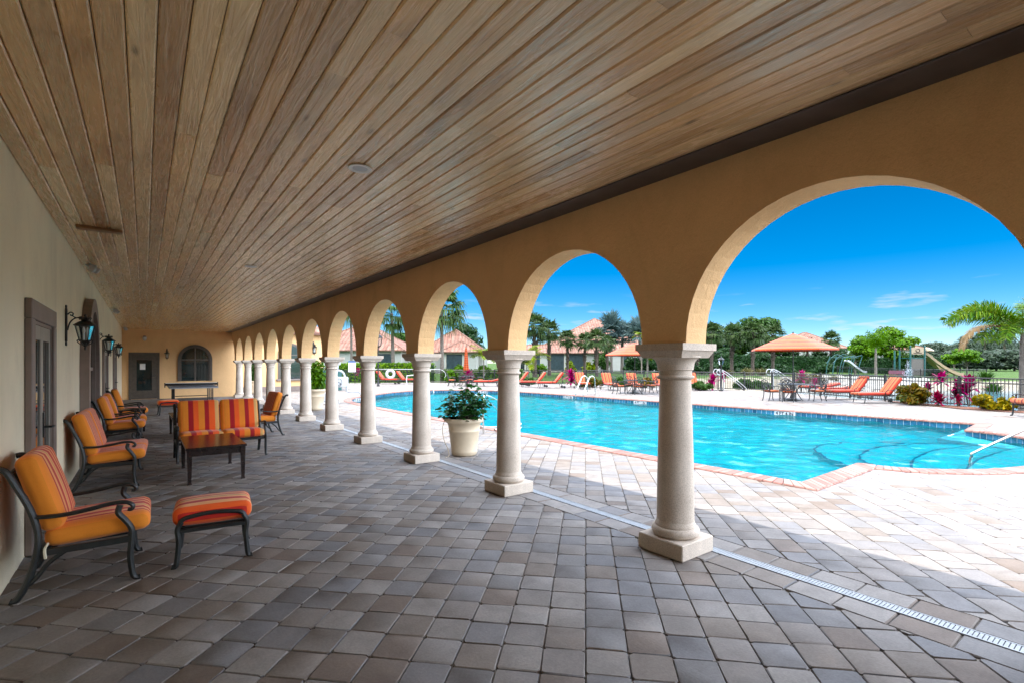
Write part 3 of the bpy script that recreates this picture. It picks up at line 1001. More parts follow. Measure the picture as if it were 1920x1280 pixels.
# coping bricks
def coping():
    inner = offset(pool, -0.03); outer = offset(pool, 0.30)
    mb = MB()
    n = len(pool)
    for i in range(n):
        a0, a1 = Vector(inner[i]), Vector(inner[(i + 1) % n])
        b0, b1 = Vector(outer[i]), Vector(outer[(i + 1) % n])
        L = ((b1 - b0).length + (a1 - a0).length) / 2
        k = max(1, round(L / 0.105))
        for j in range(k):
            t0, t1 = (j + 0.05) / k, (j + 0.95) / k
            p0, p1 = a0.lerp(a1, t0), a0.lerp(a1, t1)
            q0, q1 = b0.lerp(b1, t0), b0.lerp(b1, t1)
            z = 0.022 + random.gauss(0, 0.0012)
            prof = [(-0.0, -0.035), (0.0, 0.0), (0.035, 0.022), (0.97, 0.020), (1.0, 0.004)]
            vs = []
            for (t, zz) in ((0, -0.032), (0.0, 0.002), (0.05, 0.019), (0.14, 0.024), (0.96, 0.022), (1.0, 0.008), (1.0, -0.02)):
                a = p0.lerp(q0, t); b = p1.lerp(q1, t)
                vs += [(a.x, a.y, zz + z - 0.022), (b.x, b.y, zz + z - 0.022)]
            fs = [(2 * m, 2 * m + 1, 2 * m + 3, 2 * m + 2) for m in range(6)]
            fs += [tuple(range(0, 14, 2)), tuple(range(1, 14, 2))[::-1], (0, 12, 13, 1)]
            mb.add(vs, fs)
    import bmesh
    me = mb.mesh('pool_coping', 'coping', True, 40)
    bm = bmesh.new(); bm.from_mesh(me); bmesh.ops.recalc_face_normals(bm, faces=bm.faces); bm.to_mesh(me); bm.free()
    struct('pool_coping', me)
coping()
ZW = -0.155
def basin():
    mb = MB()
    n = len(pool)
    vs = [(x, y, -0.03) for x, y in pool] + [(x, y, -1.45) for x, y in pool]
    mb.add(vs, [(i, (i + 1) % n, n + (i + 1) % n, n + i) for i in range(n)])
    struct('pool_wall', mb.mesh('pool_wall', 'pool_plaster', False))
    struct('pool_floor', flat('pool_floor', offset(pool, 0.02), [], -1.42, 'pool_plaster'))
    # waterline tiles
    off = offset(pool, -0.006)
    t = MB(); gr = MB()
    for i in range(n):
        a, b = Vector(pool[i]), Vector(pool[(i + 1) % n])
        c, d = Vector(off[i]), Vector(off[(i + 1) % n])
        gr.quad((*pool[i], -0.03), (*pool[(i + 1) % n], -0.03), (*pool[(i + 1) % n], -0.21), (*pool[i], -0.21))
        L = (b - a).length; k = max(1, round(L / 0.155))
        for j in range(k):
            t0, t1 = (j + 0.03) / k, (j + 0.97) / k
            p, q = c.lerp(d, t0), c.lerp(d, t1)
            t.quad((p.x, p.y, -0.035), (q.x, q.y, -0.035), (q.x, q.y, -0.185), (p.x, p.y, -0.185))
    off2 = offset(pool, -0.003)
    g2 = MB()
    for i in range(n):
        j = (i + 1) % n
        g2.quad((*off2[i], -0.03), (*off2[j], -0.03), (*off2[j], -0.192), (*off2[i], -0.192))
    struct('waterline_grout', g2.mesh('waterline_grout', 'grout', False))
    struct('waterline_tiles', t.mesh('waterline_tiles', 'pool_tile', False))
    # curved entry steps in the alcove
    for k, (ex, ey, z) in enumerate(((3.3, 0.75, -0.22), (3.0, 1.35, -0.42), (2.7, 2.0, -0.65), (2.3, 2.7, -0.90))):
        lobe = []
        for i in range(0, 33):
            a = PI * i / 32
            lobe.append((12.6 + ex * math.cos(a), 1.5 + ey * math.sin(a) + 0.25 * k))
        poly = lobe + [(12.6 - ex, 1.0), (12.6 + ex, 1.0)]
        s = MB().prism(poly, -1.44 + 0.004 * k, z)
        struct('pool_step', s.mesh('pool_step', 'pool_plaster', False))
        e = MB()
        for i in range(32):
            p, q = Vector(lobe[i]), Vector(lobe[i + 1])
            c = Vector((12.6, 1.2))
            p2 = p + (c - p).normalized() * 0.05; q2 = q + (c - q).normalized() * 0.05
            e.quad((p.x, p.y, z + 0.005), (q.x, q.y, z + 0.005), (q2.x, q2.y, z + 0.005), (p2.x, p2.y, z + 0.005))
        struct('step_nosing', e.mesh('step_nosing', 'step_edge', False))
    # pale shelf along the far shallow corner
    s = MB().prism([(15.2, 3.45), (17.9, 3.45), (17.9, 3.1), (16.0, 3.05), (14.9, 1.9), (14.5, 2.1)], -0.9, -0.17)
    struct('pool_shelf', s.mesh('pool_shelf', 'pool_bench', False))
    st_ = 0.055
    gx = np.arange(6.7, 18.3, st_); gy = np.arange(0.9, 27.8, st_)
    A, B = np.meshgrid(gx, gy, indexing='ij')
    Z = np.zeros_like(A)
    wr = np.random.default_rng(3)
    for i in range(46):
        lam = 0.24 * (5.0 ** wr.uniform(0, 1)); k = 2 * PI / lam; th = wr.uniform(0, 2 * PI); ph = wr.uniform(0, 2 * PI)
        Z += 0.0024 * lam ** 0.9 * np.sin(k * (A * math.cos(th) + B * math.sin(th)) + ph + 0.6 * np.sin(0.9 * A + 0.7 * B + i))
    Pq = np.stack([A.ravel(), B.ravel()], 1)
    ins = (sdf(pool, Pq) < 0.02).reshape(A.shape)
    cell = ins[:-1, :-1] | ins[1:, :-1] | ins[1:, 1:] | ins[:-1, 1:]
    ix = np.arange(A.size).reshape(A.shape)
    Fw = np.stack([ix[:-1, :-1], ix[1:, :-1], ix[1:, 1:], ix[:-1, 1:]], -1)[cell]
    used_v = np.unique(Fw); remap = np.full(A.size, -1); remap[used_v] = np.arange(len(used_v))
    Vw = np.column_stack([Pq, ZW + Z.ravel()])[used_v]
    w = struct('pool_water', npmesh('pool_water', Vw, remap[Fw], 'pool_water', True))
    w.cycles.is_caustics_caster = True
    sun_d.cycles.is_caustics_light = True
    for o in COL.objects:
        if o.name.split('.')[0] in ('pool_floor', 'pool_wall', 'pool_step', 'pool_shelf'): o.cycles.is_caustics_receiver = True
basin()
struct('pond_water', flat('pond_water', offset(pond, 1.6), [], -0.92, 'pond_water'))
lk = [(LK[0] + math.cos(a) * 43 * CY + math.sin(a) * 58 * SY, LK[1] - math.cos(a) * 43 * SY + math.sin(a) * 58 * CY) for a in np.linspace(0, 2 * PI, 48, endpoint=False)]
struct('lake_water', flat('lake_water', lk, [], -0.34, 'pond_water'))
# mulch bed by the right fence
struct('planting_bed', flat('planting_bed', [(26.3, 8.2), (24.9, 5.2), (23.9, 3.0), (22.6, -2), (21.9, -2), (22.95, 2.6), (23.3, 4.6), (24.9, 6.9)], [], 0.022, 'mulch'))

# ------------------------------------------------------------------ clubhouse
club = thing('clubhouse', 'clubhouse with cream wall, orange stucco arcade and plank ceiling over the porch', 'building')
mb = MB(); mb.box((XL - 0.35, YB, -0.3), (XL, YE, 3.4)); part('side_wall', mb, 'cream_stucco', club, False)
mb = MB(); mb.box((XL - 0.35, YE, -0.3), (XA1 - 0.02, 40, 3.4)); part('end_wall', mb, 'ochre_stucco', club, False)
mb = MB(); mb.box((XL - 0.35, YB - 0.3, -0.3), (XA1 - 0.02, YB, 3.4)); part('back_wall', mb, 'ochre_stucco', club, False)
# arcade wall with round arches
mb = MB()
ZT = 3.4
PW = 0.44
N = 26
ks = range(-3, 11)
for k in ks:
    yc = C0 + CP * k
    mb_lo, mb_hi = yc - PW / 2, yc + PW / 2
    for xx, sgn in ((XA0, 1), (XA1, -1)):
        q = [(xx, mb_lo, ZS), (xx, mb_hi, ZS), (xx, mb_hi, ZT), (xx, mb_lo, ZT)]
        mb.quad(*(q if sgn < 0 else q[::-1]))
    mb.quad((XA0, mb_lo, ZS), (XA1, mb_lo, ZS), (XA1, mb_hi, ZS), (XA0, mb_hi, ZS))
    y0 = mb_hi
    y1 = yc + CP - PW / 2 if k < 10 else YE
    if k == 10:
        yc2 = C0 + CP * 11
        y1 = min(YE, yc2 - PW / 2)
    r = (CP - PW) / 2; ym = y0 + r
    pts = []
    for i in range(N + 1):
        a = PI - PI * i / N
        y = ym + r * math.cos(a)
        if y > y1 + 1e-4: break
        pts.append((y, ZS + r * math.sin(a)))
    for i in range(len(pts) - 1):
        (ya, za), (yb, zb) = pts[i], pts[i + 1]
        mb.quad((XA0, ya, za), (XA0, ya, ZT), (XA0, yb, ZT), (XA0, yb, zb))
        mb.quad((XA1, ya, za), (XA1, yb, zb), (XA1, yb, ZT), (XA1, ya, ZT))
        mb.quad((XA0, ya, za), (XA0, yb, zb), (XA1, yb, zb), (XA1, ya, za))
ye = C0 - CP * 3 - PW / 2
mb.box((XA0, YB, -0.3), (XA1, ye - 0.001, ZT))
import bmesh
me = mb.mesh('arcade_wall', 'ochre_stucco', True, 30)
link('arcade_wall', me, club)
# ceiling of cedar boards
mb = MB()
bw = 0.1217
nb = int((XA0 - XL) / bw) + 1
for i in range(nb):
    x0 = XL + i * bw; x1 = min(x0 + bw, XA0)
    y = YB - random.random() * 3
    while y < YE:
        L = random.uniform(2.2, 4.6)
        ya, yb = max(y, YB), min(y + L, YE)
        if yb > ya:
            g = 0.002; c = 0.0085; zz = ZC + random.gauss(0, 0.0006)
            v = [(x0 + g, ya + 0.001, zz + 0.02), (x0 + g, ya + 0.001, zz + c), (x0 + g + c, ya + 0.001, zz), (x1 - g - c, ya + 0.001, zz), (x1 - g, ya + 0.001, zz + c), (x1 - g, ya + 0.001, zz + 0.02)]
            w_ = [(a, yb - 0.001, c_) for a, b, c_ in v]
            mb.add(v + w_, [(j, j + 1, 7 + j, 6 + j) for j in range(5)] + [(0, 5, 4, 3, 2, 1), (6, 7, 8, 9, 10, 11)])
        y += L
part('ceiling', mb, 'cedar_boards', club, False)
mb = MB(); mb.box((XL, YB, ZC + 0.024), (XA0 - 0.002, YE, ZC + 0.12)); part('ceiling_backing', mb, 'joint_sand', club, False)
simple('shade_strip_dark', (0.075, 0.06, 0.055), 0.45, 0, 0.25, 5, 0.1, 60)  # added dark strip, shade along the ceiling edge put into its colour
mb = MB(); mb.box((XA0 - 0.27, YB, ZC - 0.016), (XA0 - 0.001, YE, ZC - 0.001), .004); part('shade_strip', mb, 'shade_strip_dark', club)
# roof: hip body above
def hip_roof(x0, x1, y0, y1, ze, rise, ridge_along='x', over=0.0, th=0.12):
    x0 -= over; x1 += over; y0 -= over; y1 += over
    w = min(x1 - x0, y1 - y0) / 2
    if (x1 - x0) >= (y1 - y0):
        ra, rb = (x0 + w, (y0 + y1) / 2), (x1 - w, (y0 + y1) / 2)
    else:
        ra, rb = ((x0 + x1) / 2, y0 + w), ((x0 + x1) / 2, y1 - w)
    A, B, C_, D = (x0, y0), (x1, y0), (x1, y1), (x0, y1)
    zt = ze + rise
    faces = []
    if (x1 - x0) >= (y1 - y0):
        faces = [[(*A, ze), (*B, ze), (*rb, zt), (*ra, zt)], [(*B, ze), (*C_, ze), (*rb, zt)], [(*C_, ze), (*D, ze), (*ra, zt), (*rb, zt)], [(*D, ze), (*A, ze), (*ra, zt)]]
    else:
        faces = [[(*A, ze), (*B, ze), (*ra, zt)], [(*B, ze), (*C_, ze), (*rb, zt), (*ra, zt)], [(*C_, ze), (*D, ze), (*rb, zt)], [(*D, ze), (*A, ze), (*ra, zt), (*rb, zt)]]
    mb = MB(); uvs = []
    for f in faces:
        mb.add(f, [tuple(range(len(f)))])
        e = Vector(f[1]) - Vector(f[0]); e.normalize()
        nrm = (Vector(f[1]) - Vector(f[0])).cross(Vector(f[2]) - Vector(f[0])).normalized()
        up = nrm.cross(e)
        for p in f:
            q = Vector(p) - Vector(f[0])
            uvs.append((q.dot(e), q.dot(up)))
    # fascia and soffit
    for a, b in ((A, B), (B, C_), (C_, D), (D, A)):
        mb.add([(*a, ze - th), (*b, ze - th), (*b, ze), (*a, ze)], [(0, 1, 2, 3)])
        uvs += [(0, 0)] * 4
    mb.add([(*A, ze - th), (*D, ze - th), (*C_, ze - th), (*B, ze - th)], [(0, 1, 2, 3)]); uvs += [(0, 0)] * 4
    me = mb.mesh('roof', 'clay_tiles', False)
    ul = me.uv_layers.new(name='UVMap')
    ul.data.foreach_set('uv', [c for u in uvs for c in u])
    return me, faces
def caps(faces, r=0.09):
    """ridge and hip cap tiles"""
    mb = MB(); done = set()
    for f in faces:
        n = len(f)
        for i in range(n):
            a, b = f[i], f[(i + 1) % n]
            if abs(a[2] - f[0][2]) < 1e-6 and abs(b[2] - f[0][2]) < 1e-6: continue
            k = tuple(sorted((a, b)))
            if k in done or a == b: continue
            done.add(k)
            va, vb = Vector(a), Vector(b)
            m = max(2, int((vb - va).length / 0.4))
            pts = []; rs = []
            for j in range(m):
                pts += [va.lerp(vb, j / m), va.lerp(vb, (j + 0.97) / m)]; rs += [r * 0.85, r * 1.15]
            mb.tube(pts, rs, 7)
    return mb
me, fc = hip_roof(-14.0, XE, YB - 1, 41, 3.42, 3.2, th=0.17)
link('roof', me, club)
# columns
def column_parts(parent):
    mb = MB(); mb.box((-0.223, -0.223, 0), (0.223, 0.223, 0.135), 0.008); part('plinth', mb, 'cast_stone', parent, True, 30)
    prof = [(0.168, 0.135)]
    for i in range(9):
        a = -PI / 2 + PI * i / 8
        prof.append((0.168 + 0.032 * math.cos(a), 0.175 + 0.040 * math.sin(a)))
    prof += [(0.170, 0.216), (0.170, 0.228), (0.162, 0.240), (0.156, 0.265)]
    for i in range(9):
        t = i / 8
        prof.append((0.156 - 0.026 * t ** 1.5, 0.265 + t * 1.205))
    prof += [(0.131, 1.47)]
    mb = MB().lathe(prof, 40); part('shaft', mb, 'cast_stone', parent, True, 40)
    pr = [(0.130, 1.470), (0.146, 1.474)]
    for i in range(7):
        a = -PI / 2 + PI * i / 6
        pr.append((0.142 + 0.014 * math.cos(a), 1.490 + 0.014 * math.sin(a)))
    pr += [(0.137, 1.506), (0.137, 1.545), (0.150, 1.552), (0.150, 1.566)]
    for i in range(9):
        a = PI / 2 * i / 8
        pr.append((0.152 + 0.055 * (1 - math.cos(a)), 1.568 + 0.085 * math.sin(a)))
    pr += [(0.212, 1.655), (0.212, 1.668)]
    mb = MB().lathe(pr, 40)
    # square abacus with a flared underside
    for (a, b, z0, z1) in ((0.195, 0.222, 1.652, 1.70), (0.222, 0.228, 1.70, 1.712), (0.240, 0.240, 1.712, ZS - 0.001)):
        vs = [(sx * a, sy * a, z0) for sx, sy in ((-1, -1), (1, -1), (1, 1), (-1, 1))] + [(sx * b, sy * b, z1) for sx, sy in ((-1, -1), (1, -1), (1, 1), (-1, 1))]
        mb.add(vs, [(3, 2, 1, 0), (4, 5, 6, 7)] + [(i, (i + 1) % 4, 4 + (i + 1) % 4, 4 + i) for i in range(4)])
    part('capital', mb, 'cast_stone', parent, True, 40)
col0 = link('column', None, club, (CX, C0, 0)); column_parts(col0)
for k in ks:
    if k == 0: continue
    c = col0.copy(); COL.objects.link(c); c.parent = club; c.location = (CX, C0 + CP * k, 0)
    for ch in list(col0.children):
        d = ch.copy(); COL.objects.link(d); d.parent = c

def frame_rect(y0, y1, z0, z1, w, depth, x=XL):
    """trim around a rectangular opening on the left wall"""
    mb = MB()
    xa, xb = x + 0.002, x + depth
    mb.box((xa, y0, z0), (xb, y0 + w, z1 - w), 0.006); mb.box((xa, y1 - w, z0), (xb, y1, z1 - w), 0.006)
    mb.box((xa, y0, z1 - w), (xb, y1, z1), 0.006)
    mb.box((xa, y0 + w, z0), (xb - depth * .45, y0 + w + 0.03, z1 - w)); mb.box((xa, y1 - w - 0.03, z0), (xb - depth * .45, y1 - w, z1 - w))
    mb.box((xa, y0 + w + .03, z1 - w - 0.03), (xb - depth * .45, y1 - w - .03, z1 - w))
    return mb
def side_door(y0, y1, z1, trim=0.17, dep=0.05):
    d = part('door', frame_rect(y0, y1, 0, z1, trim, dep), 'trim_taupe', club)
    a, b = y0 + trim + 0.03, y1 - trim - 0.03
    m = (a + b) / 2
    fr = MB(); gl = MB()
    for (p, q) in ((a, m - 0.004), (m + 0.004, b)):
        s = 0.07
        fr.box((XL + 0.004, p, 0.03), (XL + 0.022, p + s, z1 - trim - 0.03), 0.004)
        fr.box((XL + 0.004, q - s, 0.03), (XL + 0.022, q, z1 - trim - 0.03), 0.004)
        fr.box((XL + 0.004, p + s, 0.03), (XL + 0.0215, q - s, 0.25), 0.004)
        fr.box((XL + 0.004, p + s, z1 - trim - 0.16), (XL + 0.0215, q - s, z1 - trim - 0.03), 0.004)
        gl.box((XL + 0.003, p + s, 0.25), (XL + 0.010, q - s, z1 - trim - 0.16))
    part('door_frame', fr, 'door_cream', d); part('pane', gl, 'dark_glass', d, False)
    h = MB()
    h.box((XL + 0.022, m + 0.03, 0.90), (XL + 0.034, m + 0.075, 1.14), 0.004)
    h.tube([(XL + 0.03, m + 0.05, 1.0), (XL + 0.085, m + 0.05, 1.0), (XL + 0.09, m + 0.065, 1.0), (XL + 0.088, m + 0.17, 0.995)], 0.011, 8)
    part('handle', h, 'bronze_metal', d)
side_door(5.72, 7.17, 2.15)
side_door(15.2, 16.9, 2.15)
side_door(20.2, 21.9, 2.15)
def arch_opening(kind, y0, y1, z0, zs, w, dep, axis='left', xw=XL, mat_frame='trim_taupe', mullion=True):
    """round-headed trim with pane, on the left wall (axis left) or on a wall facing -Y (axis end)"""
    r = (y1 - y0) / 2; ym = (y0 + y1) / 2
    def T(u, dpt, z):
        return (xw + dpt, u, z) if axis == 'left' else (u, xw - dpt, z)
    def outline(rr):
        out = [(ym - rr, z0), (ym - rr, zs)]
        for i in range(1, 24):
            a = PI - PI * i / 24
            out.append((ym + rr * math.cos(a), zs + rr * math.sin(a)))
        return out + [(ym + rr, zs), (ym + rr, z0)]
    o, n_, s_ = outline(r), outline(r - w), outline(r - w - 0.05)
    mb = MB(); k = len(o)
    for A, B, d0, d1 in ((o, n_, 0.002, dep), (n_, s_, 0.002, dep * 0.55)):
        for i in range(k - 1):
            a, b, c, d = A[i], A[i + 1], B[i + 1], B[i]
            mb.quad(T(*[a[0], d1, a[1]]), T(b[0], d1, b[1]), T(c[0], d1, c[1]), T(d[0], d1, d[1]))
            mb.quad(T(a[0], d0, a[1]), T(b[0], d0, b[1]), T(b[0], d1, b[1]), T(a[0], d1, a[1]))
            mb.quad(T(d[0], d1, d[1]), T(c[0], d1, c[1]), T(c[0], d0, c[1]), T(d[0], d0, d[1]))
    fr = part(kind, mb, mat_frame, club, True, 30)
    gl = MB()
    gl.add([T(p[0], 0.012, p[1]) for p in s_], [tuple(range(len(s_)))])
    part('pane', gl, 'dark_glass', fr, False)
    if mullion:
        ml = MB()
        rr = r - w - 0.05
        for u in (ym - 0.03, ):
            p, q = T(u, 0.013, z0), T(u + 0.06, 0.03, zs + rr * 0.98)
            ml.box([min(a, b) for a, b in zip(p, q)], [max(a, b) for a, b in zip(p, q)])
        p, q = T(ym - rr, 0.013, zs - 0.04), T(ym + rr, 0.0285, zs + 0.02)
        ml.box([min(a, b) for a, b in zip(p, q)], [max(a, b) for a, b in zip(p, q)])
        part('mullion', ml, mat_frame, fr, False)
    return fr
arch_opening('window', 10.1, 12.5, 0.0, 1.52, 0.22, 0.12)
# end wall door and window
def end_door():
    x0, x1, z1 = -0.56, 0.58, 2.13
    Y = YE
    mb = MB(); w = 0.09
    mb.box((x0, Y - 0.05, 0), (x0 + w, Y - 0.002, z1 - w), .004); mb.box((x1 - w, Y - 0.05, 0), (x1, Y - 0.002, z1 - w), .004); mb.box((x0, Y - 0.05, z1 - w), (x1, Y - 0.002, z1), .004)
    d = part('door', mb, 'door_brown', club)
    a, b = x0 + w, x1 - w
    s = 0.2
    fr = MB()
    fr.box((a, Y - 0.03, 0.02), (a + s, Y - 0.004, z1 - w)); fr.box((b - s, Y - 0.03, 0.02), (b, Y - 0.004, z1 - w))
    fr.box((a + s, Y - 0.029, 0.02), (b - s, Y - 0.004, 0.4)); fr.box((a + s, Y - 0.029, z1 - w - 0.25), (b - s, Y - 0.004, z1 - w))
    part('door_frame', fr, 'door_brown', d)
    gl = MB(); gl.box((a + s, Y - 0.014, 0.4), (b - s, Y - 0.004, z1 - w - 0.25)); part('pane', gl, 'dark_glass', d, False)
    pp = MB(); pp.box((a + s + 0.12, Y - 0.017, 1.35), (a + s + 0.32, Y - 0.0145, 1.62)); part('notice', pp, 'white_paint', d, False)
    h = MB(); h.tube([(b - 0.1, Y - 0.03, 1.0), (b - 0.1, Y - 0.08, 1.0), (b - 0.2, Y - 0.085, 1.0)], 0.011); part('handle', h, 'steel', d)
end_door()
arch_opening('window', 1.28, 2.68, 0.80, 1.82, 0.10, 0.07, 'end', YE, 'door_brown')
# pool wing beyond the arcade
mb = MB(); mb.box((XA1 - 0.018, 32.0, -0.3), (9.0, 40, 3.5)); part('wing_wall', mb, 'ochre_stucco', club, False)
mb = MB(); mb.box((XA1 - 0.018, YE - 0.0, -0.3), (XA1 + 0.15, 31.99, 3.4)); part('link_wall', mb, 'ochre_stucco', club, False)
mb = MB(); mb.box((XA1 + .16, 31.93, -0.05), (8.98, 31.995, 0.28)); part('wing_plinth', mb, 'trim_taupe', club, False)
me, fc = hip_roof(XA1 + 0.2, 9.0, 32.0, 41, 3.5, 1.6, over=0.5, th=0.15); link('roof', me, club)
arch_opening('window', 6.40, 7.78, 0.72, 2.15, 0.09, 0.06, 'end', 32.0, 'door_brown')
mb = MB(); mb.box((6.3, 31.86, 0.62), (7.88, 31.995, 0.72), .006); part('window_sill', mb, 'trim_taupe', club)

# ------------------------------------------------------------------ lanterns and small wall things
def make_lantern(label):
    t = thing('wall_lantern', label, 'lantern', group='black lanterns on the clubhouse walls')
    b = MB()
    b.box((0.0, -0.032, -0.22), (0.02, 0.032, 0.20), .006); b.box((0.0, -0.02, -0.27), (0.018, 0.02, -0.22), .006); b.box((0.0, -0.02, 0.20), (0.018, 0.02, 0.24), .006)
    part('back_plate', b, 'bronze_metal', t)
    a = MB()
    a.tube(catmull([(0.02, 0, -0.08), (0.045, 0, 0.02), (0.09, 0, 0.075), (0.15, 0, 0.09), (0.18, 0, 0.088)], 6), 0.008, 8)
    a.tube(catmull([(0.02, 0, 0.12), (0.05, 0, 0.15), (0.075, 0, 0.135), (0.065, 0, 0.11), (0.045, 0, 0.12)], 6), 0.008, 8)
    a.tube(catmull([(0.06, 0, 0.115), (0.10, 0, 0.085), (0.15, 0, 0.09)], 6), 0.007, 8)
    part('arm', a, 'bronze_metal', t)
    cx = 0.19
    h = MB()
    h.lathe([(0.004, 0.135), (0.016, 0.125), (0.010, 0.105), (0.03, 0.09), (0.05, 0.07), (0.035, 0.055), (0.075, 0.03), (0.115, 0.0), (0.12, -0.012), (0.10, -0.02)], 8, (cx, 0, 0))
    for i in range(8):
        q = 2 * PI * i / 8
        h.tube([(cx + 0.05 * math.cos(q), 0.05 * math.sin(q), 0.06), (cx + 0.062 * math.cos(q), 0.062 * math.sin(q), 0.085), (cx + 0.05 * math.cos(q), 0.05 * math.sin(q), 0.10)], 0.007, 5)
    part('hood', h, 'bronze_metal', t)
    f = MB()
    for i in range(6):
        q = 2 * PI * i / 6
        f.tube([(cx + 0.098 * math.cos(q), 0.098 * math.sin(q), -0.018), (cx + 0.058 * math.cos(q), 0.058 * math.sin(q), -0.20)], 0.006, 5)
        f.tube(catmull([(cx + 0.06 * math.cos(q), 0.06 * math.sin(q), -0.19), (cx + 0.078 * math.cos(q), 0.078 * math.sin(q), -0.205), (cx + 0.05 * math.cos(q), 0.05 * math.sin(q), -0.245), (cx, 0, -0.26)], 4), 0.006, 5)
    f.lathe([(0.062, -0.198), (0.066, -0.205), (0.055, -0.215), (0.02, -0.235), (0.022, -0.265), (0.008, -0.28), (0.012, -0.30), (0.003, -0.325)], 10, (cx, 0, 0))
    part('cage', f, 'bronze_metal', t)
    gl = MB()
    for i in range(6):
        q0, q1 = 2 * PI * i / 6, 2 * PI * (i + 1) / 6
        gl.quad((cx + 0.092 * math.cos(q0), 0.092 * math.sin(q0), -0.02), (cx + 0.092 * math.cos(q1), 0.092 * math.sin(q1), -0.02), (cx + 0.054 * math.cos(q1), 0.054 * math.sin(q1), -0.198), (cx + 0.054 * math.cos(q0), 0.054 * math.sin(q0), -0.198))
    part('glass', gl, 'lantern_glass', t, False)
    cd = MB()
    for i in range(3):
        q = 2 * PI * i / 3
        cd.lathe([(0.011, -0.198), (0.011, -0.10), (0.016, -0.085), (0.012, -0.05), (0.003, -0.03)], 8, (cx + 0.024 * math.cos(q), 0.024 * math.sin(q), 0))
    part('candle_bulb', cd, 'white_paint', t)
    return t
lan = make_lantern('')
used = []
L = [((XL + 0.002, 8.39, 2.10), 0, 'black lantern on the cream wall between the near door and the arched opening', 1.0),
     ((XL + 0.002, 13.75, 2.10), 0, 'black lantern on the cream wall just past the arched opening', 1.0),
     ((XL + 0.002, 18.9, 2.10), 0, 'black lantern farthest along the cream wall, nearest the end wall', 1.0),
     ((0.86, YE - 0.002, 2.10), -PI / 2, 'black lantern on the orange end wall between door and arched window', 0.95),
     ((8.42, 31.998, 2.62), -PI / 2, 'black lantern on the pool wing to the right of its arched window', 1.5),
     ((6.05, 31.998, 2.55), -PI / 2, 'black lantern on the pool wing at the left of its arched window', 1.5),
     ((4.75, 31.998, 2.40), -PI / 2, 'black lantern on the pool wing half hidden behind the last arches', 1.4)]
for loc, rz, lab, s in L:
    place(lan, used, loc, rz, lab, s)
# ceiling downlights
dl = thing('ceiling_light', '', 'light', group='white round lights set in the ceiling')
mb = MB().lathe([(0.055, 0.0), (0.085, -0.002), (0.092, -0.008), (0.088, -0.013), (0.060, -0.010), (0.055, 0.0)], 32); part('trim_ring', mb, 'white_paint', dl)
mb = MB().lathe([(0.058, -0.0095), (0.03, -0.006), (0.001, -0.006)], 24); part('lens', mb, 'white_plastic', dl)
used = []
place(dl, used, (1.39, 3.92, ZC), 0, 'round white downlight in the plank ceiling, the nearer of two')
place(dl, used, (1.38, 8.92, ZC), 0, 'small round white downlight in the plank ceiling, the farther of two')
# twin flood lights by the wall
fl = thing('flood_light', '', 'flood light', group='white flood lights along the cream wall')
mb = MB(); mb.lathe([(0.05, 0), (0.055, -0.02), (0.03, -0.03)], 16); mb.box((-0.07, -0.06, -0.028), (0.07, 0.06, -0.012), .004); part('mount', mb, 'white_plastic', fl)
for s in (-1, 1):
    mb = MB(); m = Matrix.Translation((0.03 + 0.02 * s, 0.055 * s, -0.075)) @ Matrix.Rotation(R(35), 4, 'Y') @ Matrix.Rotation(R(20 * s), 4, 'X')
    mb.box((-0.045, -0.042, -0.04), (0.045, 0.042, 0.04), .012, m); part('lamp_head', mb, 'white_plastic', fl)
used = []
for (y, lab) in ((10.3, 'white twin flood light under the ceiling above the arched opening, nearest of three'), (18.3, 'white twin flood light under the ceiling midway down the cream wall'), (27.3, 'white twin flood light in the far corner by the orange end wall')):
    place(fl, used, (XL + 0.13, y, ZC), 0, lab)
cam_o = thing('security_camera', 'white dome camera high on the orange end wall above the door', 'camera', (0.02, YE, 2.82))
mb = MB(); mb.box((-0.05, -0.08, -0.03), (0.05, -0.002, 0.06), .008); part('bracket', mb, 'trim_taupe', cam_o)
mb = MB().lathe([(0.075, 0.0), (0.08, -0.03), (0.075, -0.10), (0.05, -0.15), (0.02, -0.17), (0.001, -0.172)], 20, (0, -0.09, 0.0)); part('dome', mb, 'white_plastic', cam_o)
mb = MB(); mb.box((-0.62, 7.40, ZC - 0.035), (-0.20, 7.53, ZC - 0.0015), .003)
solo('wood_block', mb, 'wood_patch', 'short plain wooden block screwed to the plank ceiling near the cream wall', 'wood block')
mb = MB(); mb.box((XL + 0.001, 7.42, 1.08), (XL + 0.012, 7.53, 1.22), .004)
solo('wall_switch', mb, 'white_paint', 'pale switch plate on the cream wall beside the near door', 'switch')

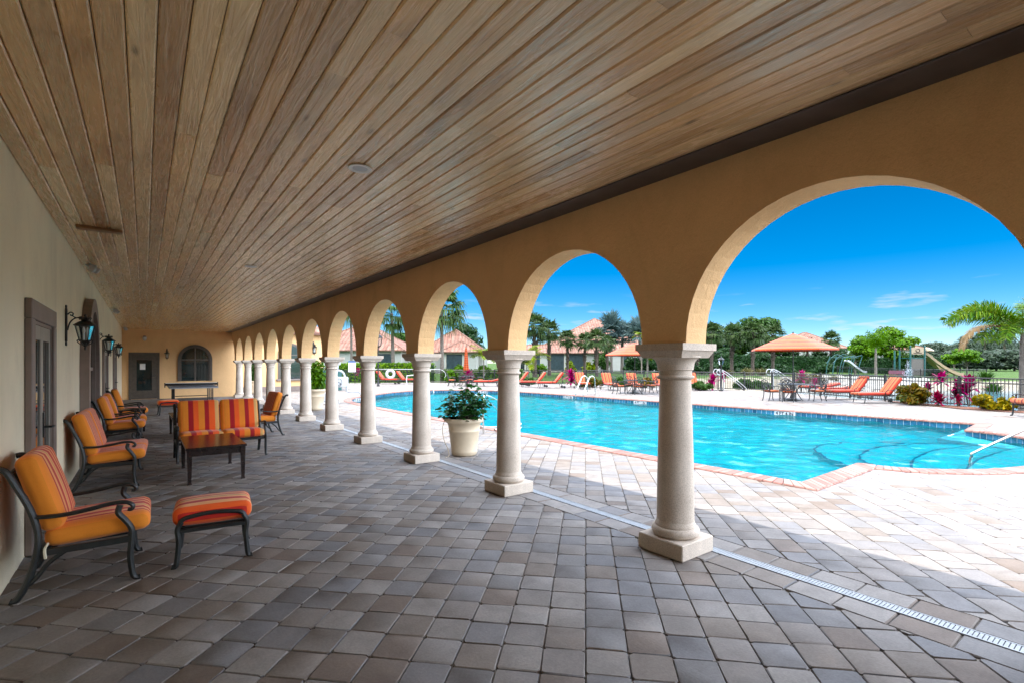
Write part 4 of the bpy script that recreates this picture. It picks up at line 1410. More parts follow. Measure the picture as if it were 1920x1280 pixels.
# ------------------------------------------------------------------ porch furniture
def tubeY(pts, y, r, mb, n=8, k=5, flat=None):
    mb.tube(catmull([(x, y, z) for x, z in pts], k), r, n, flat=flat)
REAR = [(-.385, .014), (-.36, .012), (-.325, .06), (-.275, .20), (-.245, .36), (-.255, .50), (-.295, .64), (-.35, .77), (-.395, .87), (-.43, .90), (-.465, .895)]
FRONT = [(.315, .012), (.29, .012), (.268, .05), (.255, .18), (.262, .30), (.262, .38), (.225, .45), (.185, .51), (.195, .565)]
ARM = [(-.265, .555), (-.12, .548), (.03, .565), (.14, .585), (.225, .583), (.268, .555), (.262, .527), (.240, .530)]
BRACE = [(-.31, .09), (-.255, .14), (-.19, .23), (-.10, .30)]
def seat_thing(name, label, cat, w, nc, fab, tie=False):
    t = thing(name, label, cat)
    h = w / 2
    for s in (-1, 1):
        mb = MB(); tubeY(REAR, s * h, 0.021, mb, 8, 5, 1.1); part('rear_leg', mb, 'bronze_metal', t)
        mb = MB(); tubeY(BRACE, s * h, 0.015, mb); part('brace', mb, 'bronze_metal', t)
        mb = MB(); tubeY(FRONT, s * h, 0.020, mb); part('front_leg', mb, 'bronze_metal', t)
        mb = MB(); tubeY(ARM, s * h, 0.015, mb, 8, 5, 1.5); part('arm', mb, 'bronze_metal', t)
    mb = MB()
    for s in (-1, 1):
        mb.box((-.25, s * h - .014, .285), (.262, s * h + .014, .33), .005)
    mb.box((.235, -h + .014, .285), (.262, h - .014, .325), .005); mb.box((-.25, -h + .014, .285), (-.225, h - .014, .325), .005)
    n = int(w / 0.12)
    for i in range(1, n):
        y = -h + w * i / n
        mb.box((-.226, y - .018, .31), (.236, y + .018, .322))
    part('seat_frame', mb, 'bronze_metal', t)
    mb = MB()
    mb.tube([(-.392, -h, .862), (-.392, h, .862)], .014)
    mb.tube([(-.258, -h, .46), (-.258, h, .46)], .012)
    for i in range(1, n):
        y = -h + w * i / n
        tubeY([(-.258, .46), (-.30, .62), (-.35, .755), (-.392, .862)], y, .012, mb, 6, 3)
    part('back_frame', mb, 'bronze_metal', t)
    cw = (w - 0.06) / nc
    for i in range(nc):
        y = -w / 2 + 0.03 + cw * (i + 0.5)
        m = Matrix.Rotation(R(-3), 4, 'Y')
        for nm, mm, size, loc in (('seat_cushion', Matrix.Rotation(R(-3.0), 4, 'Y'), (.60, cw - .008, .135), (.075, y, .40)),
                                  ('back_cushion', Matrix.Rotation(R(-16.5), 4, 'Y'), (.135, cw - .012, .56), (-.245, y, .70))):
            mb = MB()
            if nm == 'seat_cushion':
                mb.cushion(size, mm, .055, 14, .018)
            else:
                # puff along the thickness: build lying, then stand it up
                m2 = mm @ Matrix.Rotation(R(90), 4, 'Y')
                mb.cushion((size[2], size[1], size[0]), m2, .055, 14, .02)
            o = part(nm, mb, fab, t, True, 60); o.location = loc
            # stripes follow each cushion's own middle
    if tie:
        mb = MB(); mb.tube(catmull([(-.2, -h + .02, .36), (-.21, -h - .022, .33), (-.205, -h - .024, .27)], 4), .009, 6); part('tie', mb, 'rope', t)
    return t
arm0 = seat_thing('armchair', '', 'armchair', 0.68, 1, 'fabric_armchair', True)
arm0['group'] = 'striped armchairs under the porch'
used = []
place(arm0, used, (-0.33, 4.99, 0), R(-1), 'nearest armchair with wide orange, peach and red stripes, facing the small ottoman')
arm1 = seat_thing('armchair', '', 'armchair', 0.68, 1, 'fabric_loveseat'); arm1['group'] = 'striped armchairs under the porch'
used = []
place(arm1, used, (-0.35, 12.55, 0), R(-2), 'armchair by the cream wall next after the loveseat, in front of the arched opening')
place(arm1, used, (-0.33, 13.75, 0), R(2), 'armchair by the cream wall tucked close behind another armchair, before the small side table')
place(arm1, used, (-0.30, 16.2, 0), R(3), 'farthest armchair along the cream wall, beyond the small side table')
place(arm1, used, (2.12, 12.35, 0), R(188), 'armchair seen from its side near the columns, turned to the tables')
lov = seat_thing('loveseat', 'two-seat loveseat against the cream wall with many thin peach and red stripes', 'loveseat', 1.22, 2, 'fabric_loveseat')
lov.location = (-0.34, 8.82, 0); lov.rotation_euler = (0, 0, R(-2))
lov['group'] = 'loveseats under the porch'
lov2 = seat_thing('loveseat', 'two-seat loveseat with bold dark red and mustard stripes behind the coffee table', 'loveseat', 1.30, 2, 'fabric_bold')
lov2.location = (1.08, 9.92, 0); lov2.rotation_euler = (0, 0, R(-90 + 1)); lov2['group'] = 'loveseats under the porch'

ott = thing('ottoman', '', 'ottoman', group='striped ottomans on the porch')
for sx in (-1, 1):
    for sy in (-1, 1):
        mb = MB(); x, y = sx * .245, sy * .235
        mb.tube(catmull([(x + sx * .035, y, .014), (x + sx * .012, y, .012), (x, y, .05), (x - sx * .012, y, .2), (x - sx * .004, y, .30), (x - sx * .03, y, .355)], 5), .019, 8)
        part('leg', mb, 'bronze_metal', ott)
mb = MB()
for sy in (-1, 1):
    y = sy * .235
    mb.tube(catmull([(-.225, y, .35), (-.18, y, .385), (0, y, .405), (.18, y, .385), (.225, y, .35)], 6), .017, 8)
    mb.box((-.236, y - .011, .27), (.236, y + .011, .30), .004)
for sx in (-1, 1):
    mb.box((sx * .236 - .011, -.224, .27), (sx * .236 + .011, .224, .30), .004)
for i in range(-2, 3):
    mb.box((-.225, i * .08 - .015, .285), (.225, i * .08 + .015, .296))
part('frame', mb, 'bronze_metal', ott)
mb = MB(); mb.cushion((.56, .44, .15), I4, .06, 14, .02)
o = part('cushion', mb, 'fabric_ottoman', ott, True, 60); o.location = (0, 0, .385)
used = []
place(ott, used, (0.475, 4.90, 0), R(-6), 'striped ottoman standing in front of the nearest armchair')
place(ott, used, (0.62, 19.2, 0), R(4), 'striped ottoman alone on the pavers far back near the table tennis table')

tab = thing('coffee_table', '', 'coffee table', group='dark rectangular coffee tables on the porch')
mb = MB(); mb.box((-.36, -.70, .455), (.36, .70, .487), .006); part('tabletop', mb, 'dark_wood', tab)
mb = MB()
for sx in (-1, 1): mb.box((sx * .315 - .012, -.62, .37), (sx * .315 + .012, .62, .454), .003)
for sy in (-1, 1): mb.box((-.302, sy * .655 - .012, .37), (.302, sy * .655 + .012, .454), .003)
part('apron', mb, 'dark_wood', tab)
for sx in (-1, 1):
    for sy in (-1, 1):
        x, y = sx * .315, sy * .655
        vs = [(x + a * .03, y + b * .03, .453) for a, b in ((-1, -1), (1, -1), (1, 1), (-1, 1))] + [(x + a * .02, y + b * .02, .03) for a, b in ((-1, -1), (1, -1), (1, 1), (-1, 1))] + [(x + a * .027, y + b * .027, 0) for a, b in ((-1, -1), (1, -1), (1, 1), (-1, 1))]
        mb = MB(); mb.add(vs, [(0, 1, 2, 3), (11, 10, 9, 8)] + [(i, (i + 1) % 4, 4 + (i + 1) % 4, 4 + i) for i in range(4)] + [(4 + i, 4 + (i + 1) % 4, 8 + (i + 1) % 4, 8 + i) for i in range(4)])
        import bmesh as _b
        part('leg', mb, 'dark_wood', tab, False)
used = []
place(tab, used, (0.80, 8.50, 0), R(0), 'dark coffee table reflecting the bold red striped loveseat just behind it')
place(tab, used, (0.82, 13.2, 0), R(1), 'dark coffee table half hidden behind the bold red striped loveseat')
st = thing('side_table', 'small dark side table between two armchairs at the cream wall', 'side table', (-0.22, 15.0, 0))
mb = MB(); mb.box((-.26, -.30, .50), (.26, .30, .53), .006); part('tabletop', mb, 'dark_wood', st)
for sx in (-1, 1):
    for sy in (-1, 1):
        mb = MB(); mb.box((sx * .22 - .02, sy * .26 - .02, 0), (sx * .22 + .02, sy * .26 + .02, .4995), .003); part('leg', mb, 'dark_wood', st)

pp = thing('table_tennis_table', 'slate grey table tennis table with net before the arched window', 'game table', (1.53, 23.4, 0))
mb = MB(); mb.box((-.7625, -1.37, .735), (.7625, 1.37, .76), .003); part('tabletop', mb, 'table_slate', pp)
mb = MB()
for x in (-.7525, .7525, 0): mb.box((x - (.009 if x else .003), -1.369, .7605), (x + (.009 if x else .003), 1.369, .7615))
for y in (-1.36, 1.36): mb.box((-.74, y - .009, .7605), (.74, y + .009, .7615))
part('court_line', mb, 'white_paint', pp, False)
mb = MB()
for s in (-1, 1):
    mb.box((s * .7645 - .004, -1.372, .69), (s * .7645 + .004, 1.372, .7345)); mb.box((-.76, s * 1.374 - .004, .69), (.76, s * 1.374 + .004, .7345))
part('rim', mb, 'cast_grate', pp)
for sx in (-1, 1):
    for y in (-.95, -.35, .35, .95):
        mb = MB(); mb.tube([(sx * .62, y, .02), (sx * .62, y, .735)], .02); mb.lathe([(.03, 0), (.03, .03), (.02, .04)], 10, (sx * .62, y, 0)); part('leg', mb, 'black_metal', pp)
mb = MB()
for y in (-.95, .95):
    mb.tube([(-.6, y, .30), (.6, y, .30)], .016); mb.tube([(-.6, y, .14), (.6, y, .14)], .016)
part('stretcher', mb, 'black_metal', pp)
mb = MB(); mb.box((-.88, -.004, .768), (.88, .004, .86)); mb.box((-.90, -.02, .70), (-.865, .02, .88), .003); mb.box((.865, -.02, .70), (.90, .02, .88), .003); part('net', mb, 'black_metal', pp)
mb = MB(); mb.box((-.864, -.008, .855), (.864, .008, .870)); part('net_tape', mb, 'white_paint', pp)

# ------------------------------------------------------------------ planting helpers
def leaf_cloud(n, centres, radii, size, up=0.3, jitter=0.5, shell=0.55, fold=0.0):
    """n diamond leaves scattered through ellipsoid clumps -> V, F arrays"""
    centres = np.asarray(centres, float); radii = np.asarray(radii, float)
    w = radii.prod(1) ** (2 / 3); pick = rng.choice(len(centres), n, p=w / w.sum())
    d = rng.normal(size=(n, 3)); d /= np.linalg.norm(d, axis=1)[:, None]
    r = rng.uniform(shell, 1.0, n) ** 0.8
    pos = centres[pick] + d * radii[pick] * r[:, None]
    nr = d + np.array([0, 0, up]) + rng.normal(0, jitter, (n, 3)); nr /= np.linalg.norm(nr, axis=1)[:, None]
    t = np.cross(nr, rng.normal(size=(n, 3))); t /= np.linalg.norm(t, axis=1)[:, None] + 1e-9
    b = np.cross(nr, t)
    s = size * rng.uniform(0.6, 1.3, n)[:, None]
    V = np.stack([pos - t * s, pos + b * s * 0.45, pos + t * s - np.array([0, 0, 1]) * s * 0.25, pos - b * s * 0.45], 1)
    F = np.arange(n * 4).reshape(n, 4)
    return V.reshape(-1, 3), F
class Strips:
    """collects ribbons (leaflets) as quads"""
    def __init__(s): s.V, s.F, s.n = [], [], 0
    def ribbon(s, pts, ws, side):
        m = len(pts)
        for p, w in zip(pts, ws):
            s.V.append(p - side * w); s.V.append(p + side * w)
        for i in range(m - 1):
            a = s.n + 2 * i
            s.F.append((a, a + 1, a + 3, a + 2))
        s.n += 2 * m
    def mesh(s, name, mat):
        return npmesh(name, np.array([tuple(v) for v in s.V]), np.array(s.F), mat)
def fan_leaf(S, origin, direction, L, petiole, nl=16, droop=0.35, spread=R(105), wid=0.035):
    d = Vector(direction).normalized()
    up = Vector((0, 0, 1))
    side = d.cross(up)
    if side.length < 1e-3: side = Vector((1, 0, 0))
    side.normalize()
    nrm = side.cross(d).normalized()
    o = Vector(origin); hub = o + d * petiole - Vector((0, 0, petiole * 0.12))
    S.ribbon([o, o.lerp(hub, .5) + nrm * 0.02, hub], [0.018, 0.015, 0.012], side)
    for i in range(nl):
        a = -spread + 2 * spread * i / (nl - 1) + random.uniform(-.04, .04)
        dd = (d * math.cos(a) + side * math.sin(a)).normalized()
        l = L * (1 - 0.28 * abs(a) / spread) * random.uniform(.9, 1.08)
        sd = nrm.cross(dd).normalized() * 1.0
        q = (sd * 0.8 + nrm * random.uniform(-.5, .5)).normalized()
        p1 = hub + dd * l * .55 + nrm * 0.03 * l
        dr = droop * l * random.uniform(.6, 1.4)
        p2 = hub + dd * l * (0.92) - Vector((0, 0, dr))
        S.ribbon([hub, p1, p2], [wid * .5, wid, wid * .12], q)
def fan_palm(h, trunk_r, crown_n, leafL, pet, mat, trunk_mat='trunk_brown', droop=.35, nl=15, low=-0.5, boots=True, skirt=0, wid=.035):
    """tapered trunk and a head of fan leaves -> (trunk mesh, crown mesh)"""
    tb = MB(); prof = []
    for i in range(13):
        t = i / 12
        prof.append((trunk_r * (1.25 - .25 * min(1, t * 5)) * (1 - .18 * t) * random.uniform(.95, 1.05), h * t))
    lean = (random.uniform(-.03, .03) * h, random.uniform(-.03, .03) * h)
    tb.tube([(lean[0] * (z / h) ** 2, lean[1] * (z / h) ** 2, z - 0.25 if i == 0 else z) for i, (r, z) in enumerate(prof)], [r for r, z in prof], 10)
    if boots:
        for i in range(70):
            z = h * random.uniform(.35, 1.0); q = random.uniform(0, 2 * PI); r = trunk_r * .95
            c = Vector((lean[0] * (z / h) ** 2 + r * math.cos(q), lean[1] * (z / h) ** 2 + r * math.sin(q), z))
            e = c + Vector((math.cos(q), math.sin(q), 1.4)) * random.uniform(.08, .16) 
            tb.tube([c - Vector((0, 0, .06)), c.lerp(e, .5), e], [.035, .03, .02], 4)
    S = Strips()
    top = Vector((lean[0], lean[1], h))
    for i in range(crown_n):
        q = i * 2.39996 + random.uniform(-.3, .3)
        el = 1.35 - (1.35 - low) * (i / crown_n) ** .8 + random.uniform(-.15, .15)
        d = (math.cos(q) * math.cos(el), math.sin(q) * math.cos(el), math.sin(el))
        fan_leaf(S, top, d, leafL * random.uniform(.85, 1.1), pet * random.uniform(.8, 1.15), nl, droop * (1.2 - .5 * math.sin(el)), R(100), wid)
    return tb.mesh('trunk', trunk_mat), S.mesh('crown', mat), top
def frond(S, origin, q, el, L, nl, leafl, sag, wid, spread=.9, plume=False, stalk=0.12):
    o = Vector(origin); h = Vector((math.cos(q), math.sin(q), 0))
    pts = []
    n = 12
    p = o.copy(); a = el
    for i in range(n + 1):
        pts.append(p.copy())
        p = p + (h * math.cos(a) + Vector((0, 0, math.sin(a)))) * (L / n)
        a -= sag / n * (0.5 + i / n)
    side = Vector((-math.sin(q), math.cos(q), 0))
    S.ribbon(pts, [0.022 * (1 - i / (n + 2)) for i in range(n + 1)], side)
    for i in range(nl):
        t = stalk + (1 - stalk) * (i + .5) / nl
        f = t * n; k = min(n - 1, int(f)); c = pts[k].lerp(pts[k + 1], f - k)
        tg = (pts[k + 1] - pts[k]).normalized(); nr = side.cross(tg).normalized() * -1
        l = leafl * (math.sin(PI * min(1, .15 + t * .8)) * .75 + .3)
        for s in (-1, 1):
            if plume:
                ang = random.uniform(0, 2 * PI)
                dd = (tg * .55 + (side * math.cos(ang) + nr * math.sin(ang)) * .85).normalized()
            else:
                dd = (tg * .6 + side * s * spread + nr * random.uniform(-.1, .25)).normalized()
            e = c + dd * l - Vector((0, 0, l * random.uniform(.15, .4)))
            m = c.lerp(e, .5) + Vector((0, 0, l * .08))
            S.ribbon([c, m, e], [wid * .6, wid, wid * .15], tg.cross(dd).cross(dd).normalized() * .9 + tg * .2)
def tree_thing(name, label, cat, trunk, crown, loc, rz=0, group=None, scale=None, extra=None):
    t = thing(name, label, cat, loc, rz, group)
    link('trunk', trunk, t); link('crown', crown, t)
    if extra: link(extra[0], extra[1], t)
    if scale: t.scale = (scale,) * 3 if isinstance(scale, (int, float)) else scale
    return t
def broad_tree(h, rx, rz_, nleaf, mat, leaf=.28, nc=14, trunk_h=None):
    th = trunk_h or h * .4
    tb = MB()
    tb.tube(catmull([(0, 0, -.3), (.05, .02, th * .5), (-.03, .05, th), (.0, .0, h * .75)], 4), [.03 * h * (1 - .75 * i / 12) for i in range(13)], 8)
    cs, rs = [], []
    for i in range(nc):
        q = random.uniform(0, 2 * PI); rr = rx * math.sqrt(random.random()) * .75; z = h - rz_ + random.uniform(-.75, .75) * rz_
        k = math.sqrt(max(.1, 1 - ((z - (h - rz_)) / rz_) ** 2))
        c = (rr * k * math.cos(q), rr * k * math.sin(q), z)
        s = random.uniform(.28, .48)
        cs.append(c); rs.append((rx * s, rx * s, rz_ * s * .9))
        if i < 7:
            tb.tube(catmull([(0, 0, th * .75), (c[0] * .4, c[1] * .4, th * .75 + (z - th * .75) * .5), c], 4), [.012 * h * (1 - .8 * k_ / 8) for k_ in range(9)], 6)
    V, F = leaf_cloud(nleaf, cs, rs, leaf, .4, .6, .35)
    return tb.mesh('trunk', 'trunk_grey'), npmesh('crown', V, F, mat)
def bush(name, label, cat, loc, rx, ry, rz_, n, leaf, mat, group=None, nc=17, rz=0, z0=0.0):
    t = thing(name, label, cat, loc, rz, group)
    cs, rs = [], []
    for i in range(nc):
        q = random.uniform(0, 2 * PI); k = math.sqrt(random.random()) * .6
        k *= 1.35
        cs.append((rx * k * math.cos(q), ry * k * math.sin(q), z0 + rz_ * random.uniform(.35, 1.45) * (1 - .45 * k))); s = random.uniform(.22, .42)
        rs.append((rx * s, ry * s, rz_ * s))
    V, F = leaf_cloud(n, cs, rs, leaf * 1.15, .5, .9, .2)
    V[:, 2] = np.maximum(V[:, 2], 0.02)
    link('foliage', npmesh('foliage', V, F, mat), t)
    mb = MB()
    for i in range(7):
        c = cs[i % nc]
        mb.tube(catmull([(random.uniform(-.06, .06), random.uniform(-.06, .06), -.03), (c[0] * .5, c[1] * .5, c[2] * .5), c], 3), .012 + .01 * rx, 5)
    part('stem', mb, 'trunk_brown', t)
    return t

# ------------------------------------------------------------------ potted plants
def planter(loc, s, label, plant):
    t = thing('planter', label, 'planter', loc)
    t.scale = (s, s, s)
    pr = [(.215, 0), (.235, .02), (.245, .06), (.25, .075), (.246, .09), (.285, .44), (.297, .455), (.297, .475), (.29, .485), (.312, .60), (.345, .62), (.36, .645), (.36, .685), (.345, .70), (.318, .70), (.305, .68), (.30, .62)]
    part('pot', MB().lathe(pr, 40), 'pot_cream', t, True, 50)
    part('soil', MB().lathe([(.302, .628), (.2, .64), (.001, .645)], 24), 'soil', t)
    plant(t)
    return t
def dark_bush(t):
    cs, rs = [], []
    mb = MB(); S_p = []
    for i in range(30):
        q = random.uniform(0, 2 * PI); r = random.uniform(.05, .42); z = .66 + random.uniform(.08, .80) * (1 - .45 * r / .42)
        e = Vector((r * math.cos(q), r * math.sin(q), z))
        mb.tube(catmull([(e.x * .15, e.y * .15, .62), (e.x * .55, e.y * .55, .62 + (z - .62) * .6), e], 4), .005, 5)
        cs.append(e); 
    part('stem', mb, 'trunk_brown', t)
    V, F = [], []
    n = 0
    for c in cs:
        for j in range(26):
            p = c + Vector((random.gauss(0, .075), random.gauss(0, .075), random.gauss(-.03, .08)))
            if p.z < .66: p.z = .66 + random.random() * .06
            q = random.uniform(0, 2 * PI); d = Vector((math.cos(q), math.sin(q), random.uniform(-.5, .25))).normalized()
            sd = d.cross(Vector((random.gauss(0, .3), random.gauss(0, .3), 1))).normalized(); nr = sd.cross(d)
            L = random.uniform(.07, .13); w = L * .36
            pts = [p, p + d * L * .35 + sd * w + nr * .01, p + d * L * .75 + sd * w * .75, p + d * L - nr * .015, p + d * L * .75 - sd * w * .75, p + d * L * .35 - sd * w + nr * .01]
            V += [tuple(k) for k in pts]; F.append((n, n + 1, n + 2, n + 3)); F.append((n, n + 3, n + 4, n + 5)); n += 6
    link('foliage', npmesh('foliage', np.array(V), np.array(F), 'leaf_glossy'), t)
    Vp, Fp = leaf_cloud(26, [(.02, -.08, 1.24)], [(.05, .05, .04)], .03, .5, .8, .2)
    link('flower', npmesh('flower', Vp, Fp, 'petal'), t)
def green_bush(mat):
    def f(t):
        V, F = leaf_cloud(1500, [(0, 0, .85), (.1, .05, 1.1), (-.12, -.06, 1.15), (.03, -.1, 1.4), (-.05, .08, 1.5)], [(.36, .36, .25), (.32, .3, .28), (.3, .3, .3), (.28, .28, .28), (.2, .2, .2)], .075, .5, .6, .3)
        link('foliage', npmesh('foliage', V, F, mat), t)
        mb = MB()
        for i in range(5):
            mb.tube([(0, 0, .6), (random.uniform(-.1, .1), random.uniform(-.1, .1), 1.0), (random.uniform(-.2, .2), random.uniform(-.2, .2), 1.4)], .012, 5)
        part('stem', mb, 'trunk_brown', t)
    return f
planter((4.55, 7.55, 0.003), 0.93, 'large cream planter with dark glossy shrub between two columns at the pool edge', dark_bush)
planter((4.80, 18.0, 0.003), 1.05, 'cream planter with bright green shrub by the pool lift', green_bush('leaf_bright'))
planter((4.80, 30.2, 0.003), 1.0, 'cream planter with green shrub seen between the last columns', green_bush('leaf_mid'))
mb = MB(); mb.tube(catmull([(4.24, 7.66, .66), (4.19, 7.68, .50), (4.20, 7.66, .3), (4.26, 7.62, .12), (4.27, 7.6, .006), (4.15, 7.5, .006)], 6), .006, 6)
solo('irrigation_tube', mb, 'pot_cream', 'thin pale watering tube hanging down the side of the large cream planter', 'tube')

# ------------------------------------------------------------------ pool side things
def rail(name, label, cat, pathlist, r, mat, group=None, loc=(0, 0, 0), names=('rail',)):
    t = thing(name, label, cat, loc, 0, group)
    for i, p in enumerate(pathlist):
        mb = MB(); mb.tube(p, r, 10); part(names[min(i, len(names) - 1)], mb, mat, t)
        a = p[0]
    return t
rail('step_handrail', 'slanting steel handrail rising from the curved pool steps', 'handrail',
     [catmull([(11.80, 2.25, -.42), (11.82, 2.22, -.06), (11.88, 2.10, .10), (12.35, 1.15, .80), (12.42, 1.02, .86), (12.5, .85, .86), (12.52, .82, .5), (12.52, .82, 0)], 5)], .024, 'steel')
rail('entry_handrail', 'steel grab rail by the pool edge behind the large cream planter', 'handrail',
     [catmull([(6.3, 10.2, 0), (6.3, 10.2, .78), (6.45, 10.25, .86), (7.05, 10.45, .62), (7.72, 10.7, .16), (7.78, 10.72, .05), (7.70, 10.70, -.05), (6.72, 10.35, -.02 + .06)], 5),
      catmull([(6.3, 9.6, 0), (6.3, 9.6, .78), (6.45, 9.65, .86), (7.05, 9.85, .62), (7.72, 10.1, .16), (7.78, 10.12, .05), (7.70, 10.10, -.05), (6.72, 9.75, .04)], 5)], .021, 'steel')
# ladder on the far side
t = thing('pool_ladder', 'polished steel pool ladder rails arching over the far coping', 'ladder', (17.95, 18.1, 0))
for y in (-.27, .27):
    mb = MB(); mb.tube(catmull([(-.28, y, -.9), (-.28, y, .02), (-.25, y, .18), (.12, y, .86), (.28, y, .98), (.46, y, .96), (.55, y, .82), (.57, y, .4), (.57, y, .02)], 6), .026, 10); part('rail', mb, 'steel', t)
mb = MB()
for z in (-.3, -.6): mb.box((-.32, -.26, z), (-.22, .26, z + .03))
part('tread', mb, 'steel', t)
mb = MB(); mb.tube([(-.27, -.27, .12), (.57, -.27, .12)], .014); mb.tube([(-.27, .27, .12), (.57, .27, .12)], .014); part('stay', mb, 'steel', t)
rail('corner_grab_rail', 'bent pale grab rail at the rounded far end of the pool', 'handrail',
     [catmull([(12.95, 28.3, 0), (12.95, 28.3, .80), (13.05, 28.2, .90), (13.6, 27.85, .92), (13.9, 27.6, .80), (14.2, 27.3, .1), (14.25, 27.2, -.3)], 5)], .03, 'white_plastic')

def text_mesh(s, size, ex=0.002):
    cu = bpy.data.curves.new('lettering', 'FONT'); cu.body = s; cu.size = size; cu.extrude = ex; cu.offset = .005; cu.align_x = 'CENTER'; cu.align_y = 'CENTER'
    o = bpy.data.objects.new('lettering', cu); COL.objects.link(o)
    dg = bpy.context.evaluated_depsgraph_get()
    me = bpy.data.meshes.new_from_object(o.evaluated_get(dg))
    bpy.data.objects.remove(o)
    me.materials.clear(); me.materials.append(M['lettering_dark'])
    return me
def marker(x, y, nx_, ny_, s, label):
    """white depth marker tile on the far pool wall, facing the near side"""
    t = thing('depth_marker', label, 'depth marker', (x, y, -.105), math.atan2(-ny_, -nx_) + PI / 2, 'white depth markers on the pool edge')
    mb = MB(); mb.box((-.35, -.006, -.072), (.35, .006, .072), .002); part('tile', mb, 'marker_tile', t)
    o = link('lettering', text_mesh(s, .15), t); o.rotation_euler = (PI / 2, 0, 0); o.location = (0, -.0085, 0)
    return t
def on_edge(y):
    best = None
    for i in range(len(pool)):
        (x1, y1), (x2, y2) = pool[i], pool[(i + 1) % len(pool)]
        if x1 > 15 and x2 > 15 and min(y1, y2) <= y <= max(y1, y2) and abs(y2 - y1) > .01:
            return x1 + (x2 - x1) * (y - y1) / (y2 - y1)
marker(on_edge(8.15) - .016, 8.15, 1, 0, '4 FT 4 IN', 'white tile reading 4 FT 4 IN on the far pool edge below the right umbrella')
marker(on_edge(14.3) - .016, 14.3, 1, 0, '4 FT 6 IN', 'white depth marker on the far pool edge just left of the nearest column')
marker(on_edge(18.9) - .016, 18.9, 1, 0, '5 FT 0 IN', 'white depth marker on the far pool edge beside the steel ladder')
t = marker(8.02, 23.22, -.75, .65, '3 FT 4 IN', 'white depth marker reading 3 FT 4 at the rounded end by the pool lift')
t.rotation_euler = (0, 0, R(20)); t.location = (8.05, 23.20, -.085)
t = marker(16.55, 25.35, .7, .7, '5 FT 0 IN', 'white depth marker on the far curve of the pool behind the large planter')
t.rotation_euler = (0, 0, R(-38) ); t.location = (16.6, 25.25, -.1)
for (x, y, lab) in ((17.2, 17.6, 'left'), (16.9, 9.6, 'right')):
    pass

# pool lift
lx, ly = at(624, 20.4)
t = thing('pool_lift', 'white pool lift chair with square sign panel on the deck beside the pool', 'pool lift', (lx, ly, 0.003), R(-17))
mb = MB(); mb.box((-.75, -.42, .05), (.12, .42, .48), .06); mb.box((-.85, -.5, 0), (.25, .5, .06), .02); part('base', mb, 'white_plastic', t)
mb = MB()
for y in (-.14, .14): mb.tube([(.04, y - .1, .42), (.20, y * .2 - .1, 1.70)], .05, 8)
mb.box((.10, -.18, 1.55), (.30, -.02, 1.76), .03); part('mast', mb, 'white_plastic', t)
mb = MB(); mb.box((.02, -.40, .66), (.60, -.34, 1.08), .04); part('sign_panel', mb, 'white_plastic', t)
mb = MB(); mb.tube([(.22 + .075 * math.cos(a), -.405, .82 + .075 * math.sin(a)) for a in np.linspace(R(150), R(390), 14)], .012, 6); mb.tube([(.19, -.405, .95), (.20, -.405, .86), (.27, -.405, .85), (.31, -.405, .76)], .014, 6); mb.tube([(.19, -.412, .98), (.19, -.398, .98)], .022, 10)
mb.tube([(.22 + .13 * math.cos(a), -.403, .86 + .16 * math.sin(a)) for a in np.linspace(0, 2 * PI, 24, endpoint=False)], .009, 5, True); part('wheelchair_symbol', mb, 'lettering_dark', t)
mb = MB(); mb.box((.55, -.3, .42), (1.05, .3, .5), .03); mb.box((.50, -.3, .45), (.58, .3, .80), .03); part('seat', mb, 'white_plastic', t)
mb = MB(); mb.tube(catmull([(.16, -.1, 1.35), (.4, -.1, 1.25), (.55, -.1, .8)], 5), .04, 8); part('arm', mb, 'white_plastic', t)
mb = MB(); mb.box((1.05, -.25, .10), (1.35, .25, .13), .01); mb.tube([(1.03, -.2, .45), (1.18, -.2, .12)], .02); mb.tube([(1.03, .2, .45), (1.18, .2, .12)], .02); part('footrest', mb, 'white_plastic', t)
for sx in (-.7, .15):
    for sy in (-.5, .5):
        mb = MB(); mb.tube([(sx, sy - .03, .08), (sx, sy + .03, .08)], .08, 14); part('wheel', mb, 'black_metal', t)
# teal box
tb_ = thing('storage_box', 'tall teal storage box against the pool wing wall behind the bright green planter', 'storage box', (9.15, 30.9, 0))
mb = MB(); mb.box((-.55, -.4, 0), (.55, .4, 1.15), .02); part('body', mb, 'teal_paint', tb_)
mb = MB(); mb.box((-.58, -.43, 1.152), (.58, .43, 1.22), .02); part('lid', mb, 'teal_paint', tb_)

